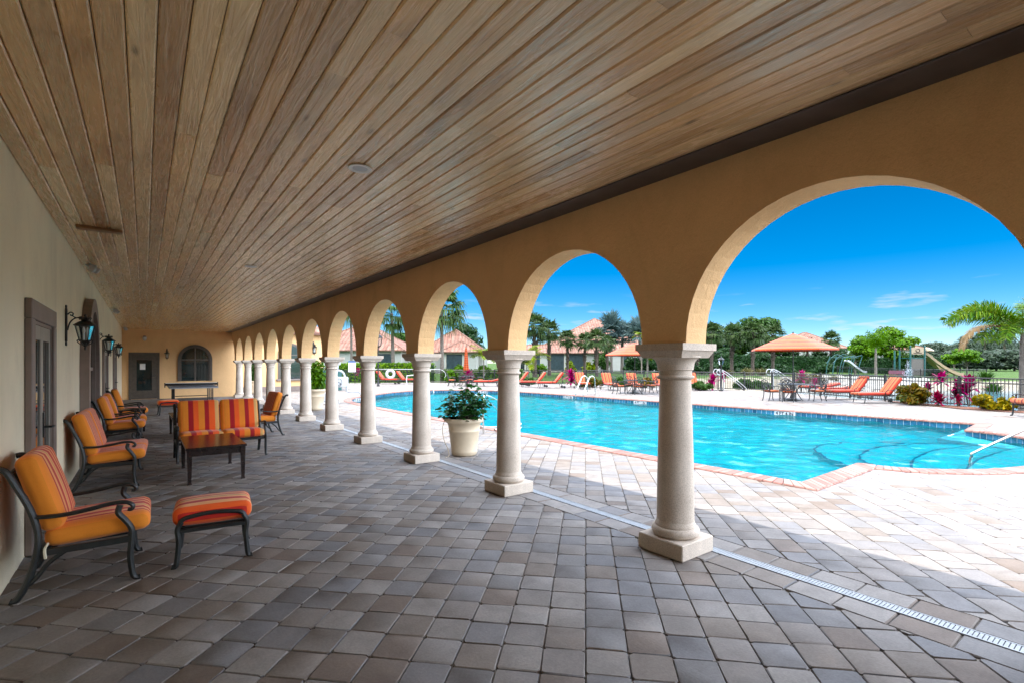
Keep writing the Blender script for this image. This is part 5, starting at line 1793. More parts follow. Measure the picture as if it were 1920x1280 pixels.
# loungers ------------------------------------------------------
def make_lounger(label, angle):
    t = thing('sun_lounger', label, 'sun lounger', group='striped sun loungers round the pool')
    mb = MB()
    for s in (-1, 1):
        mb.tube(catmull([(-.98, s * .30, .26), (-.9, s * .30, .31), (0, s * .30, .31), (.9, s * .30, .30)], 4), .018, 8)
    for x in (-.9, -.3, .3, .85): mb.box((x - .012, -.29, .30), (x + .012, .29, .32))
    mb.tube([(.2, -.29, .315), (.2, .29, .315)], .014)
    part('frame', mb, 'bronze_metal', t)
    for (x, f) in ((-.82, -.05), (.62, .06)):
        for s in (-1, 1):
            mb = MB(); mb.tube(catmull([(x, s * .30, .31), (x + f * .3, s * .31, .18), (x + f, s * .31, .012)], 5), .017, 8); part('leg', mb, 'bronze_metal', t)
    for s in (-1, 1):
        mb = MB(); mb.tube(catmull([(.05, s * .31, .31), (.0, s * .33, .45), (.08, s * .33, .53), (.35, s * .33, .54), (.5, s * .33, .50)], 5), .013, 8); part('arm', mb, 'bronze_metal', t)
        mb = MB(); mb.tube([(.80, s * .34 - .012, .085), (.80, s * .34 + .012, .085)], .085, 16); part('wheel', mb, 'bronze_metal', t)
    mb = MB(); mb.cushion((1.30, .60, .11), I4, .045, 14, .012); o = part('seat_cushion', mb, 'fabric_lounger', t, True, 60); o.location = (-.38, 0, .385)
    L = .82
    m = Matrix.Rotation(-angle, 4, 'Y') @ Matrix.Translation((L / 2, 0, 0))
    mb = MB(); mb.cushion((L, .60, .12), m, .045, 14, .012); o = part('back_cushion', mb, 'fabric_lounger', t, True, 60); o.location = (.25, 0, .385)
    mb = MB()
    for s in (-1, 1): mb.tube([(.25, s * .27, .32), (.25 + L * math.cos(angle), s * .27, .32 + L * math.sin(angle))], .014, 8)
    for i in range(1, 5): 
        q = i / 4.2 * L; mb.tube([(.25 + q * math.cos(angle), -.27, .32 + q * math.sin(angle)), (.25 + q * math.cos(angle), .27, .32 + q * math.sin(angle))], .01, 6)
    part('back_frame', mb, 'bronze_metal', t)
    return t
up_l = make_lounger('', R(52)); flat_l = make_lounger('', R(12))
rd = math.atan2(-SY, CY)      # heading of the camera's right
ul, fll = [], []
def lg(px, d, lab, rz, flatone=False):
    x, y = at(px, d)
    place(flat_l if flatone else up_l, fll if flatone else ul, (x, y, 0.003), rz, lab)
lg(1648, 20.5, 'nearest sun lounger on the right deck with raised striped back, beside the croton shrub', rd + R(3))
lg(1592, 22.6, 'sun lounger with raised striped back, second in the row at right behind the nearest', rd + R(4))
lg(1578, 24.9, 'flattened sun lounger behind the raised pair on the right deck, nearer of two flat ones', rd + R(5), True)
lg(1536, 27.0, 'flattened sun lounger farthest back on the right deck, partly behind the dining chairs', rd + R(5), True)
lg(970, 36.0, 'raised sun lounger just emerging from behind the second column, leftmost of three in a row', rd + R(10))
lg(1002, 34.5, 'raised sun lounger in the middle of the row of three across the pool', rd + R(8))
lg(1034, 33.2, 'raised sun lounger at the right end of the row of three, beside the pink plant', rd + R(8))
bk = math.atan2(CY, SY)       # heading away from the camera
lg(1091, 32.2, 'sun lounger facing the pool directly behind the steel ladder', bk + R(6))
lg(1142, 31.0, 'sun lounger facing the pool just left of the iron dining chairs', bk + R(6))
lg(1189, 30.2, 'sun lounger facing the pool behind the open umbrella table across the water', bk + R(2))
lg(1238, 29.6, 'sun lounger facing the pool half hidden at the left edge of the nearest column', bk)
lg(1301, 31.5, 'sun lounger facing the pool just right of the nearest column, by the fence', bk - R(4))
lg(724, 40.0, 'left one of the two sun loungers under the life ring by the fence', rd + PI + R(-12))
lg(762, 39.6, 'right one of the two sun loungers by the life ring, near the bent grab rail', rd + PI + R(-12))
lg(1270, 30.6, 'sun lounger facing the pool mostly behind the shaft of the nearest column', bk - R(2))
lg(915, 35.6, 'flattened sun lounger beside the closed umbrella table', rd + R(6), True)

# dining chairs, tables, umbrellas -------------------------------
def make_chair():
    t = thing('dining_chair', '', 'chair', group='iron dining chairs on the pool deck')
    for s in (-1, 1):
        mb = MB(); tubeY([(.27, .012), (.245, .02), (.22, .15), (.225, .38)], s * .22, .019, mb); part('front_leg', mb, 'bronze_metal', t)
        mb = MB(); tubeY([(-.30, .012), (-.27, .03), (-.22, .22), (-.21, .40)], s * .21, .019, mb); part('rear_leg', mb, 'bronze_metal', t)
        mb = MB(); tubeY([(-.24, .63), (-.08, .64), (.10, .655), (.19, .63), (.17, .58), (.20, .48), (.225, .38)], s * .245, .018, mb); part('arm', mb, 'bronze_metal', t)
    mb = MB(); mb.box((-.22, -.23, .375), (.235, .23, .40), .008); part('seat_frame', mb, 'bronze_metal', t)
    mb = MB()
    def B(y, z): return (-.215 - (z - .4) * .25, y, z)
    mb.tube([B(*p) for p in [(-.21, .40)] + [(-.23, .55), (-.235, .7), (-.20, .84), (-.10, .91), (0, .93), (.10, .91), (.20, .84), (.235, .7), (.23, .55), (.21, .40)]], .019, 8)
    for s in (-1, 1):
        mb.tube(catmull([B(0, .48), B(s * .10, .58), B(s * .13, .70), B(0, .80), B(-s * .06, .88)], 5), .013, 6)
        mb.tube(catmull([B(s * .22, .52), B(s * .08, .62), B(s * .05, .74), B(s * .18, .83)], 5), .013, 6)
        mb.tube(catmull([B(s * .04, .48), B(s * .17, .60), B(s * .20, .74)], 5), .013, 6)
    mb.tube([B(-.22, .48), B(.22, .48)], .014, 6)
    part('backrest', mb, 'bronze_metal', t)
    mb = MB(); mb.cushion((.44, .44, .07), I4, .03, 12, .012); o = part('seat_cushion', mb, 'fabric_lounger', t, True, 60); o.location = (.01, 0, .44)
    return t
ch0 = make_chair(); chu = []
def make_table():
    t = thing('dining_table', '', 'table', group='round iron dining tables on the pool deck')
    mb = MB().lathe([(.0, .70), (.60, .70), (.625, .705), (.63, .72), (.62, .735), (.0001, .738)], 40); part('tabletop', mb, 'bronze_metal', t)
    for i in range(4):
        q = PI / 4 + i * PI / 2; c, s = math.cos(q), math.sin(q)
        mb = MB(); mb.tube(catmull([(c * .42, s * .42, .014), (c * .38, s * .38, .02), (c * .22, s * .22, .25), (c * .16, s * .16, .45), (c * .34, s * .34, .70)], 5), .018, 8); part('leg', mb, 'bronze_metal', t)
    mb = MB(); mb.tube([(.16 * math.cos(a), .16 * math.sin(a), .42) for a in np.linspace(0, 2 * PI, 20, endpoint=False)], .012, 6, True); part('brace_ring', mb, 'bronze_metal', t)
    return t
tb0 = make_table(); tbu = []
def make_umbrella(label, rad, zt, ze, group):
    t = thing('umbrella', label, 'umbrella', group=group)
    mb = MB(); mb.tube([(0, 0, .02), (0, 0, zt + .02)], .022, 10); part('pole', mb, 'bronze_metal', t)
    mb = MB().lathe([(.30, 0), (.31, .04), (.26, .08), (.08, .11), (.05, .30), (.03, .31)], 28); part('base', mb, 'bronze_metal', t)
    mb = MB(); n = 8
    rings = [(0.03, zt), (.28, zt - .085)] 
    rings += [(.28 + (rad - .28) * k / 8, zt - .085 - (zt - .085 - ze) * (k / 8) ** 1.08) for k in range(1, 9)]
    vs, fs = [], []
    m = n * 4
    for (r, z) in rings:
        for j in range(m):
            q = 2 * PI * j / m
            ph = (j % 4) / 4
            k = math.cos(PI / n) / math.cos(PI / n * (2 * ph - 1)) if True else 1
            vs.append((r * k * math.cos(q), r * k * math.sin(q), z - .04 * r * math.sin(PI * ph) * 0))
    for i in range(len(rings) - 1):
        for j in range(m):
            fs.append((i * m + j, i * m + (j + 1) % m, (i + 1) * m + (j + 1) % m, (i + 1) * m + j))
    # short valance
    o = len(vs); last = (len(rings) - 1) * m
    for j in range(m):
        x, y, z = vs[last + j]; vs.append((x * 1.005, y * 1.005, z - .07))
    for j in range(m): fs.append((last + j, last + (j + 1) % m, o + (j + 1) % m, o + j))
    mb.add(vs, fs); part('canopy', mb, 'fabric_canopy', t, True, 20)
    mb = MB().lathe([(.03, zt + .0), (.035, zt + .04), (.02, zt + .07), (.005, zt + .1)], 12); part('finial', mb, 'bronze_metal', t)
    for j in range(n):
        q = 2 * PI * j / n
        mb = MB(); mb.tube([(.03 * math.cos(q), .03 * math.sin(q), zt - .06), (rad * .97 * math.cos(q), rad * .97 * math.sin(q), ze - .01)], .009, 5); part('rib', mb, 'bronze_metal', t)
    return t
GU = 'orange striped umbrellas over the deck tables'
um = make_umbrella('', 1.72, 2.92, 2.24, GU); umu = []
def dining(px, d, tlab, rots, clabs, ulab=None, s=1.0):
    x, y = at(px, d)
    place(tb0, tbu, (x, y, .003), 0, tlab)
    for (ang, r), cl in zip(rots, clabs):
        cx_, cy_ = x + r * math.cos(ang), y + r * math.sin(ang)
        place(ch0, chu, (cx_, cy_, .003), ang + PI, cl)
    if ulab: place(um, umu, (x, y, .003), .2, ulab, s)
dining(1487, 21.9, 'round iron dining table under the fully visible orange umbrella at right',
       [(rd + PI + .15, 1.05), (rd + PI + .9, .95), (rd - .12, 1.0), (rd + 1.3, .95)],
       ['iron dining chair left of the umbrella table at right, seen in profile', 'iron dining chair at the right umbrella table with its lattice back to the pool',
        'iron dining chair right of the umbrella table at right, next to the loungers', 'iron dining chair on the far side of the umbrella table at right'],
       'fully visible open orange umbrella with thin dark stripes over the right deck')
dining(1190, 27.2, 'round iron dining table under the umbrella left of the nearest column',
       [(rd + PI + .35, 1.0), (rd + PI + 1.5, .95), (rd + .25, 1.0), (rd + 1.6, .95)],
       ['iron dining chair at the left of the table beside the nearest column', 'iron dining chair with its back to the pool at the table beside the nearest column',
        'iron dining chair at the right of the table, close to the nearest column', 'iron dining chair behind the table beside the nearest column'],
       'open orange umbrella partly hidden by the nearest column', .94)
dining(874, 36.5, 'round dining table around the closed umbrella behind the large planter',
       [(rd + PI, 1.05), (rd + .0, 1.05), (rd + 1.4, 1.0), (rd - 1.7, 1.0)],
       ['dining chair at the left of the closed umbrella table', 'dining chair at the right of the closed umbrella table', 'dining chair behind the closed umbrella table', 'dining chair on the pool side of the closed umbrella table'])
x, y = at(874, 36.5)
cu = thing('closed_umbrella', 'closed red and orange umbrella standing through its table across the pool', 'umbrella', (x, y, .003))
mb = MB(); mb.tube([(0, 0, .02), (0, 0, 2.78)], .022, 8); part('pole', mb, 'bronze_metal', cu)
vs = []
prof = [(.02, 2.85), (.06, 2.75), (.11, 2.4), (.14, 2.0), (.16, 1.6), (.22, 1.15), (.10, 1.12)]
mb = MB(); n = 16
for (r, z) in prof:
    for j in range(n):
        q = 2 * PI * j / n; k = 1 if j % 2 else .62
        vs.append((r * k * math.cos(q), r * k * math.sin(q), z))
mb.add(vs, [(i * n + j, i * n + (j + 1) % n, (i + 1) * n + (j + 1) % n, (i + 1) * n + j) for i in range(len(prof) - 1) for j in range(n)])
part('canopy', mb, 'fabric_canopy', cu, True, 30)
mb = MB().lathe([(.02, 2.83), (.035, 2.9), (.004, 2.98)], 10); part('finial', mb, 'bronze_metal', cu)
# chair at the right picture edge
x, y = 21.35, 2.55
c = seat_thing('lounge_chair', 'dark framed deck chair with orange cushions cut off at the right edge', 'lounge chair', .70, 1, 'fabric_lounger')
c.location = (21.65, 2.62, .003); c.rotation_euler = (0, 0, rd + PI - .2); c.scale = (1.15, 1.15, 1.15)

# ------------------------------------------------------------------ fences
def fence(name, label, pts, h, z0, spacing=.11, post_every=1.9, mat='black_metal', zf=None):
    t = thing(name, label, 'fence')
    pk, rl = MB(), MB()
    for (a, b) in zip(pts[:-1], pts[1:]):
        a, b = Vector(a), Vector(b); L = (b - a).length; dr = (b - a) / L
        za = z0 if zf is None else zf(*a); zb = z0 if zf is None else zf(*b)
        for zz in (h - .03, h - .20, .10):
            rl.tube([(a.x, a.y, za + zz), (b.x, b.y, zb + zz)], .022, 4)
        n = int(L / spacing)
        for i in range(n):
            p = a + dr * (i + .5) * L / n; zp = za + (zb - za) * (i + .5) / n
            pk.box((p.x - .011, p.y - .011, zp + .06), (p.x + .011, p.y + .011, zp + h - .02))
        m = max(1, round(L / post_every))
        for i in range(m + 1):
            if i == m and b != Vector(pts[-1]): continue
            p = a + dr * i * L / m; zp = za + (zb - za) * i / m
            q = MB(); q.box((p.x - .03, p.y - .03, zp - .25), (p.x + .03, p.y + .03, zp + h + .03), .004); q.box((p.x - .036, p.y - .036, zp + h + .032), (p.x + .036, p.y + .036, zp + h + .05), .006)
            part('post', q, mat, t)
    o = part('pickets', pk, mat, t, False); o['kind'] = 'stuff'
    part('rails', rl, mat, t)
    return t
fence('metal_fence', 'black metal picket fence along the pond side of the deck', [(28.95, 19.0), (29.45, 14.2), (25.7, 7.6), (24.85, 5.0), (24.05, 2.8), (22.75, -2)], 1.12, 0.0)
fence('metal_fence', 'black metal picket fence behind the loungers across the pool before the lawn', [(13.9, 42.4), (20.0, 39.6), (24.1, 35.0), (29.4, 29.3), (28.95, 19.1)], 1.12, 0.0)
fence('metal_fence', 'black metal picket fence at the far left behind the pool lift', [(9.7, 42.5), (13.8, 42.45)], 1.12, 0.0)
p0, p1, p2 = at(1570, 57), at(1700, 57), at(1850, 60)
fence('playground_fence', 'low dark fence in front of the playground beyond the pond', [p0, p1, p2], 1.1, 0, .16, 2.2, zf=lambda x, y: gz(x, y))

# ------------------------------------------------------------------ life ring, rescue pole, sign, lamp posts, rails
x, y = at(732, 41.3)
t = thing('life_ring', 'white life ring hung on the fence between two loungers', 'life ring', (x, y, .78), rd)
mb = MB(); mb.tube([(.30 * math.cos(a), 0, .30 * math.sin(a)) for a in np.linspace(0, 2 * PI, 32, endpoint=False)], .115, 12, True); part('ring', mb, 'white_plastic', t)
mb = MB()
for a in (PI / 4, 3 * PI / 4, 5 * PI / 4, 7 * PI / 4): mb.tube([(.30 * math.cos(a) + .09 * math.cos(q) * math.cos(a), .09 * math.sin(q), .30 * math.sin(a) + .09 * math.cos(q) * math.sin(a)) for q in np.linspace(0, 2 * PI, 12, endpoint=False)], .012, 6, True)
part('band', mb, 'sign_blue', t)
a_, b_ = at(702, 41.6), at(815, 40.6)
dr = Vector((b_[0] - a_[0], b_[1] - a_[1], 0)).normalized()
t = thing('rescue_pole', 'long pale rescue pole with a curved hook lying along the fence', 'rescue pole')
mb = MB(); mb.tube([(*a_, 1.18), (*b_, 1.18)], .02, 8); part('pole', mb, 'rail_grey', t)
B_ = Vector((*b_, 1.18))
mb = MB(); mb.tube(catmull([B_, B_ + dr * .5 + Vector((0, 0, -.03)), B_ + dr * .85 + Vector((0, 0, -.22)), B_ + dr * .95 + Vector((0, 0, -.5)), B_ + dr * .85 + Vector((0, 0, -.68))], 6), .018, 8); part('hook', mb, 'rail_grey', t)
x, y = at(660, 41.5)
t = thing('rules_sign', 'white pool notice board with blue top edge on the far fence', 'sign', (x, y, 0), rd)
mb = MB(); mb.box((-.30, -.03, .95), (.30, -.005, 1.72), .004); part('panel', mb, 'white_paint', t)
mb = MB(); mb.box((-.30, -.035, 1.722), (.30, -.003, 1.88), .004); part('header', mb, 'sign_blue', t)
for s in (-1, 1):
    mb = MB(); mb.box((s * .25 - .025, -.003, 0), (s * .25 + .025, .04, 1.88)); part('post', mb, 'black_metal', t)
def lamp_post(px, d, h, s, label):
    x, y = at(px, d)
    t = thing('lamp_post', label, 'lamp post', (x, y, 0), 0)
    mb = MB().lathe([(.11, 0), (.12, .06), (.07, .12), (.055, .5), (.04, h - .55 * s), (.05, h - .52 * s), (.03, h - .5 * s)], 14); part('post', mb, 'black_metal', t)
    z = h - .5 * s
    mb = MB().lathe([(.05 * s, z), (.10 * s, z + .04 * s), (.11 * s, z + .06 * s)], 6); mb.lathe([(.20 * s, z + .36 * s), (.19 * s, z + .38 * s), (.10 * s, z + .46 * s), (.03 * s, z + .50 * s), (.035 * s, z + .54 * s), (.005, z + .62 * s)], 6)
    for i in range(6):
        q = 2 * PI * i / 6; mb.tube([(.11 * s * math.cos(q), .11 * s * math.sin(q), z + .06 * s), (.17 * s * math.cos(q), .17 * s * math.sin(q), z + .36 * s)], .009 * s, 4)
    part('lantern', mb, 'black_metal', t)
    g_ = MB()
    for i in range(6):
        q, w = 2 * PI * i / 6, 2 * PI * (i + 1) / 6
        g_.quad((.105 * s * math.cos(q), .105 * s * math.sin(q), z + .065 * s), (.105 * s * math.cos(w), .105 * s * math.sin(w), z + .065 * s), (.163 * s * math.cos(w), .163 * s * math.sin(w), z + .355 * s), (.163 * s * math.cos(q), .163 * s * math.sin(q), z + .355 * s))
    part('glass', g_, 'lantern_glass', t, False)
lamp_post(709, 36, 3.75, 1.9, 'tall black lamp post with lantern seen through the fourth arch')
lamp_post(1352, 29.6, 2.0, 1.0, 'short dark lamp post standing by the white rails at the fence')
for px, d, lab in ((1357, 29.9, 'white looped handrail leading down to the pond beside the short lamp post'), (1458, 29.6, 'white looped handrail leading down to the pond behind the right umbrella table')):
    x, y = at(px, d); q = Vector((CY, -SY, 0)); f_ = Vector((SY, CY, 0)); o = Vector((x, y, 0))
    mb = MB()
    for k in (0, .5):
        b = o + f_ * k
        mb.tube(catmull([b, b + Vector((0, 0, 1.0)), b - q * .10 + Vector((0, 0, 1.22)), b - q * .30 + Vector((0, 0, 1.30)), b - q * .42 + Vector((0, 0, 1.12)), b - q * .30 + Vector((0, 0, .95)), b - q * .05 + Vector((0, 0, .98))], 5), .021, 8)
        mb.tube(catmull([b - q * .2 + Vector((0, 0, 1.29)), b + q * .25 + Vector((0, 0, 1.05)), b + q * 1.35 + Vector((0, 0, .15)), b + q * 1.4 + Vector((0, 0, -.2))], 5), .021, 8)
    t = thing('pond_handrail', lab, 'handrail'); part('rail', mb, 'rail_grey', t)

# ------------------------------------------------------------------ deck plants
def cordyline(px, d, h, s, label, mat='leaf_pink', heads=1, z=0.02):
    x, y = at(px, d)
    t = thing('cordyline', label, 'plant', (x, y, z), 0, 'pink leaved cordylines by the fence')
    S = Strips(); mb = MB()
    for k in range(heads):
        hx, hy, hz = (0, 0, h) if k == 0 else (random.uniform(-.25, .25), random.uniform(-.25, .25), h * random.uniform(.45, .85))
        mb.tube(catmull([(hx * .3, hy * .3, -.02), (hx * .7, hy * .7, hz * .5), (hx, hy, hz)], 4), .02, 6)
        for i in range(34):
            q = i * 2.4; el = R(85) - R(95) * (i / 34) ** 1.1 + random.uniform(-.15, .15)
            L = s * random.uniform(.75, 1.1)
            o = Vector((hx, hy, hz - .12 * i / 34)); dd = Vector((math.cos(q) * math.cos(el), math.sin(q) * math.cos(el), math.sin(el)))
            sd = Vector((-math.sin(q), math.cos(q), 0))
            m = o + dd * L * .5; e = o + dd * L - Vector((0, 0, L * .22))
            S.ribbon([o, o.lerp(m, .5), m, m.lerp(e, .6), e], [.015, .045 * s / .5, .055 * s / .5, .04 * s / .5, .004], sd)
    link('foliage', S.mesh('foliage', mat), t); part('stem', mb, 'trunk_grey', t)
    return t
cordyline(1765, 19.6, .95, .52, 'tall pink cordyline behind the fence, left of the two tallest', heads=1)
cordyline(1797, 19.0, .72, .46, 'pink cordyline with two heads, beside the biggest pink one', heads=2)
cordyline(1818, 18.9, .78, .60, 'biggest bright pink cordyline in front of the right fence', heads=2)
cordyline(1740, 20.0, .60, .40, 'pale pink low cordyline just behind the croton shrub', heads=1)
cordyline(1757, 19.0, .28, .40, 'dark crimson low cordyline at the foot of the right fence', 'leaf_crimson', 2)
cordyline(1797, 18.6, .25, .28, 'small crimson cordyline below the two headed pink one', 'leaf_crimson', 1)
cordyline(1503, 27.5, .85, .55, 'pink cordyline seen above the umbrella table at right')
cordyline(1528, 26.6, .55, .45, 'pink cordyline just right of the umbrella table')
cordyline(1337, 30.6, .65, .60, 'pink cordyline left of the short lamp post', heads=2)
cordyline(1356, 31.0, .75, .55, 'pink cordyline behind the short lamp post')
cordyline(1070, 35.0, .75, .75, 'pink cordyline right of the three loungers across the pool', heads=2)
cordyline(878, 38.5, .70, .70, 'pink cordyline behind the closed umbrella table', heads=2)
cordyline(672, 43.0, .90, .60, 'reddish pink cordyline beside the white notice board')
def b_at(px, d, z=None):
    x, y = at(px, d); return (x, y, gz(x, y) if z is None else z)
bush('croton_shrub', 'green and copper croton shrub beside the nearest lounger at right', 'shrub', b_at(1716, 19.6, .02), .85, .6, .58, 2600, .085, 'leaf_copper')
bush('croton_shrub', 'yellow croton shrub in front of the right fence, larger of two', 'shrub', b_at(1845, 17.35, .02), .48, .34, .36, 1300, .08, 'leaf_yellow')
bush('croton_shrub', 'small green shrub with yellow tops beside the deck chair at the right edge', 'shrub', b_at(1888, 17.0, .02), .36, .28, .34, 800, .08, 'leaf_yellow')
bush('low_shrub', 'low green shrub at the fence right of the nearest column', 'shrub', b_at(1313, 30.2, .0), .9, .5, .4, 900, .11, 'leaf_mid')
bush('low_shrub', 'mound of low green shrub behind the middle loungers across the pool', 'shrub', b_at(1115, 34.2, .0), 1.5, .5, .5, 1300, .11, 'leaf_copper')
bush('low_shrub', 'dark green shrub by the fence left of the first lounger with the life ring', 'shrub', b_at(697, 41.8, .0), .7, .5, .7, 900, .11, 'leaf_mid')
bush('low_shrub', 'bright green rounded shrub before the hip roofed house', 'shrub', b_at(856, 43.5, .1), 1.1, .8, 1.0, 1500, .14, 'leaf_bright')
bush('low_shrub', 'small green fern like shrub before the house right of the closed umbrella', 'shrub', b_at(907, 46, .2), .8, .7, .9, 900, .14, 'leaf_bright')
for px, d, mt, lab in ((1160, 35.0, 'leaf_mid', 'green fence shrub behind the loungers left of the umbrella across the pool'), (1210, 33.5, 'leaf_copper', 'copper green fence shrub behind the umbrella across the pool'), (1395, 31.5, 'leaf_mid', 'low green fence shrub between the two looped handrails'), (1430, 31.0, 'leaf_mid', 'low green fence shrub left of the second looped handrail'), (985, 38.5, 'leaf_mid', 'low green fence shrub behind the leftmost lounger of the row of three')):
    bush('low_shrub', lab, 'shrub', b_at(px, d, 0.0), 1.1, .5, .45, 900, .11, mt)
# hedges
def hedge(label, a, b, w, h, mat_, n, leaf=.11):
    a, b = Vector(a), Vector(b); L = (b - a).length
    t = thing('hedge', label, 'hedge', (*((a + b) / 2), 0), math.atan2((b - a).y, (b - a).x))
    zz = min(gz(*a), gz(*b)) - .05
    k = max(2, int(L / (w * .8)))
    V, F = [], []
    m = n
    face = rng.random(m)
    X = rng.uniform(-L / 2, L / 2, m); Yp = rng.uniform(-w / 2, w / 2, m); Z = rng.uniform(0, h, m)
    s = face < .4; Z[s] = h + rng.normal(0, .05, s.sum())
    f2 = (face >= .4) & (face < .8); Yp[f2] = -w / 2 + rng.normal(0, .05, f2.sum())
    f3 = face >= .8; Yp[f3] = w / 2 + rng.normal(0, .05, f3.sum())
    pos = np.stack([X, Yp, Z + zz], 1)
    nr = rng.normal(0, .6, (m, 3)); nr[s, 2] += 1; nr[f2, 1] -= 1; nr[f3, 1] += 1
    nr /= np.linalg.norm(nr, axis=1)[:, None]
    tt = np.cross(nr, rng.normal(size=(m, 3))); tt /= np.linalg.norm(tt, axis=1)[:, None]; bb = np.cross(nr, tt)
    sz = leaf * rng.uniform(.6, 1.3, m)[:, None]
    V = np.stack([pos - tt * sz, pos + bb * sz * .5, pos + tt * sz, pos - bb * sz * .5], 1).reshape(-1, 3)
    link('foliage', npmesh('foliage', V, np.arange(m * 4).reshape(m, 4), mat_), t)
    mb = MB(); mb.box((-L / 2 + .1, -w / 2 + .1, zz - .2), (L / 2 - .1, w / 2 - .1, zz + h - .12)); part('inner_branches', mb, 'leaf_dark', t, False)
hedge('long clipped yellow green hedge behind the fence at left, before the houses', at(620, 47), at(812, 45), 1.2, 1.75, 'leaf_hedge', 5200)
hedge('clipped green hedge behind the closed umbrella table', at(830, 46), at(980, 45), 1.0, 1.15, 'leaf_bright', 2400)
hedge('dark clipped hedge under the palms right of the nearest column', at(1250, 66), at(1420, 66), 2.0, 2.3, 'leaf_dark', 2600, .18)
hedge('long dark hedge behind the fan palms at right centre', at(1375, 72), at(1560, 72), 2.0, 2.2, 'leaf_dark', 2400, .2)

# ------------------------------------------------------------------ palms and trees
sab = [fan_palm(3.9, .165, 40, .85, .75, 'leaf_sabal', 'trunk_brown', .30, 15, -.75, wid=.05) for _ in range(3)]
SG = 'fan palms beyond the lawn'
def sabal(px, d, hcrown, label, v=0):
    x, y = at(px, d); z = gz(x, y)
    tr, cr, top = sab[v % 3]
    s = (hcrown - z) / 3.9
    tree_thing('fan_palm', label, 'palm tree', tr, cr, (x, y, z), random.uniform(0, 6), SG, (max(.9, s * .95), max(.9, s * .95), s))
def hc(py, d): return EYE + (682 - py) * d / 930
sabal(1003, 50, hc(612, 50), 'tall fan palm whose crown shows beside the second column', 0)
sabal(1030, 52, hc(622, 52), 'fan palm second from the left in the lawn group, crown leaning over its neighbour', 1)
sabal(1064, 54, hc(636, 54), 'fan palm before the dark porch screens, left of the pair near the house', 2)
sabal(1096, 55, hc(640, 55), 'fan palm before the right end of the dark porch screens', 0)
sabal(1119, 50, hc(636, 50), 'nearest fan palm on the lawn with a clear dark trunk, behind the steel ladder', 1)
sabal(1139, 58, hc(644, 58), 'fan palm just left of the partly hidden umbrella', 2)
sabal(1334, 52, hc(626, 52), 'fan palm just right of the nearest column with orange brown old leaves', 1)
sabal(1372, 55, hc(628, 55), 'fan palm with shaggy trunk behind the short lamp post', 0)
sabal(1411, 53, hc(625, 53), 'fan palm left of the right umbrella with a straight clear trunk', 2)
sabal(1449, 56, hc(628, 56), 'fan palm rising just behind the left rim of the right umbrella', 1)
sabal(1308, 62, hc(640, 62), 'fan palm in shade half hidden by the nearest column', 2)
sabal(1560, 78, hc(638, 78), 'fan palm in front of the far tiled roof right of the umbrella', 0)
sabal(1514, 74, hc(646, 74), 'fan palm crown peeking above the right umbrella before the far roof', 2)
tall = [fan_palm(6.0, .17, 46, 1.25, 1.45, 'leaf_tall_palm', 'trunk_grey', .50, 18, -.65, False, wid=.06) for _ in range(2)]
TG = 'tall slender palms behind the fence'
def tallpalm(px, d, py, label, v, s=1.0):
    x, y = at(px, d); z = gz(x, y)
    h = hc(py, d) - z
    tree_thing('tall_palm', label, 'palm tree', tall[v][0], tall[v][1], (x, y, z), 1.3 * v + .5, TG, (s, s, h / 6.0))
tallpalm(829, 46, 578, 'tall palm with drooping fan leaves filling the third arch', 0, 1.05)
tallpalm(737, 47, 588, 'tall palm with grey trunk seen through the fourth arch', 1, 1.0)
tallpalm(659, 52, 566, 'tall palm whose hanging leaf tips show in the fifth arch', 0, .75)
bis = fan_palm(3.2, .2, 26, 1.5, .9, 'leaf_blue_palm', 'trunk_grey', .12, 20, -.3, False, wid=.07)
for px, d, py, lab in ((1146, 64, 622, 'silvery blue fan palm in front of the big hip roof'), (1166, 66, 634, 'silvery blue fan palm at the right slope of the big roof'), (1200, 62, 628, 'silvery blue fan palm by the nearest column above the umbrella')):
    x, y = at(px, d); z = gz(x, y)
    tree_thing('blue_palm', lab, 'palm tree', bis[0], bis[1], (x, y, z), random.uniform(0, 6), 'silvery blue palms', ((1.0, 1.0, (hc(py, d) - z) / 3.2)))
def feather_palm(name, label, px, d, h, n, L, leafl, mat, trunk_r=.09, sag=1.3, el0=1.3, el1=.1, plume=False, nl=26, wid=.03, group=None, z=None, stems=1, trunk_mat='trunk_grey', dead=None):
    x, y = at(px, d); zz = gz(x, y) if z is None else z
    S = Strips(); mb = MB()
    for k in range(stems):
        ox, oy = (0, 0) if stems == 1 else (random.uniform(-.35, .35), random.uniform(-.35, .35))
        hh = h if k == 0 else h * random.uniform(.6, .95)
        mb.tube([(ox * .3, oy * .3, -.3), (ox * .6, oy * .6, hh * .4), (ox, oy, hh)], [trunk_r * 1.25, trunk_r, trunk_r * .75], 9)
        mb.tube([(ox, oy, hh), (ox, oy, hh + .35)], [trunk_r * .8, trunk_r * .5], 8)
        for i in range(n):
            q = i * 2.39996 + random.uniform(-.2, .2); el = el0 - (el0 - el1) * i / n + random.uniform(-.1, .1)
            frond(S, (ox, oy, hh + .25), q, el, L * random.uniform(.85, 1.1), nl, leafl, sag, wid, plume=plume)
    extra = None
    t = thing(name, label, 'palm tree', (x, y, zz), 0, group)
    part('trunk', mb, trunk_mat, t); link('crown', S.mesh('crown', mat), t)
    if dead:
        D = Strips()
        for (q, el, l, sg, oz) in dead: frond(D, (0, 0, oz), q, el, l, 110, .36, sg, .018, spread=.5, stalk=.3)
        link('dead_frond', D.mesh('dead_frond', 'leaf_dry'), t)
    return t
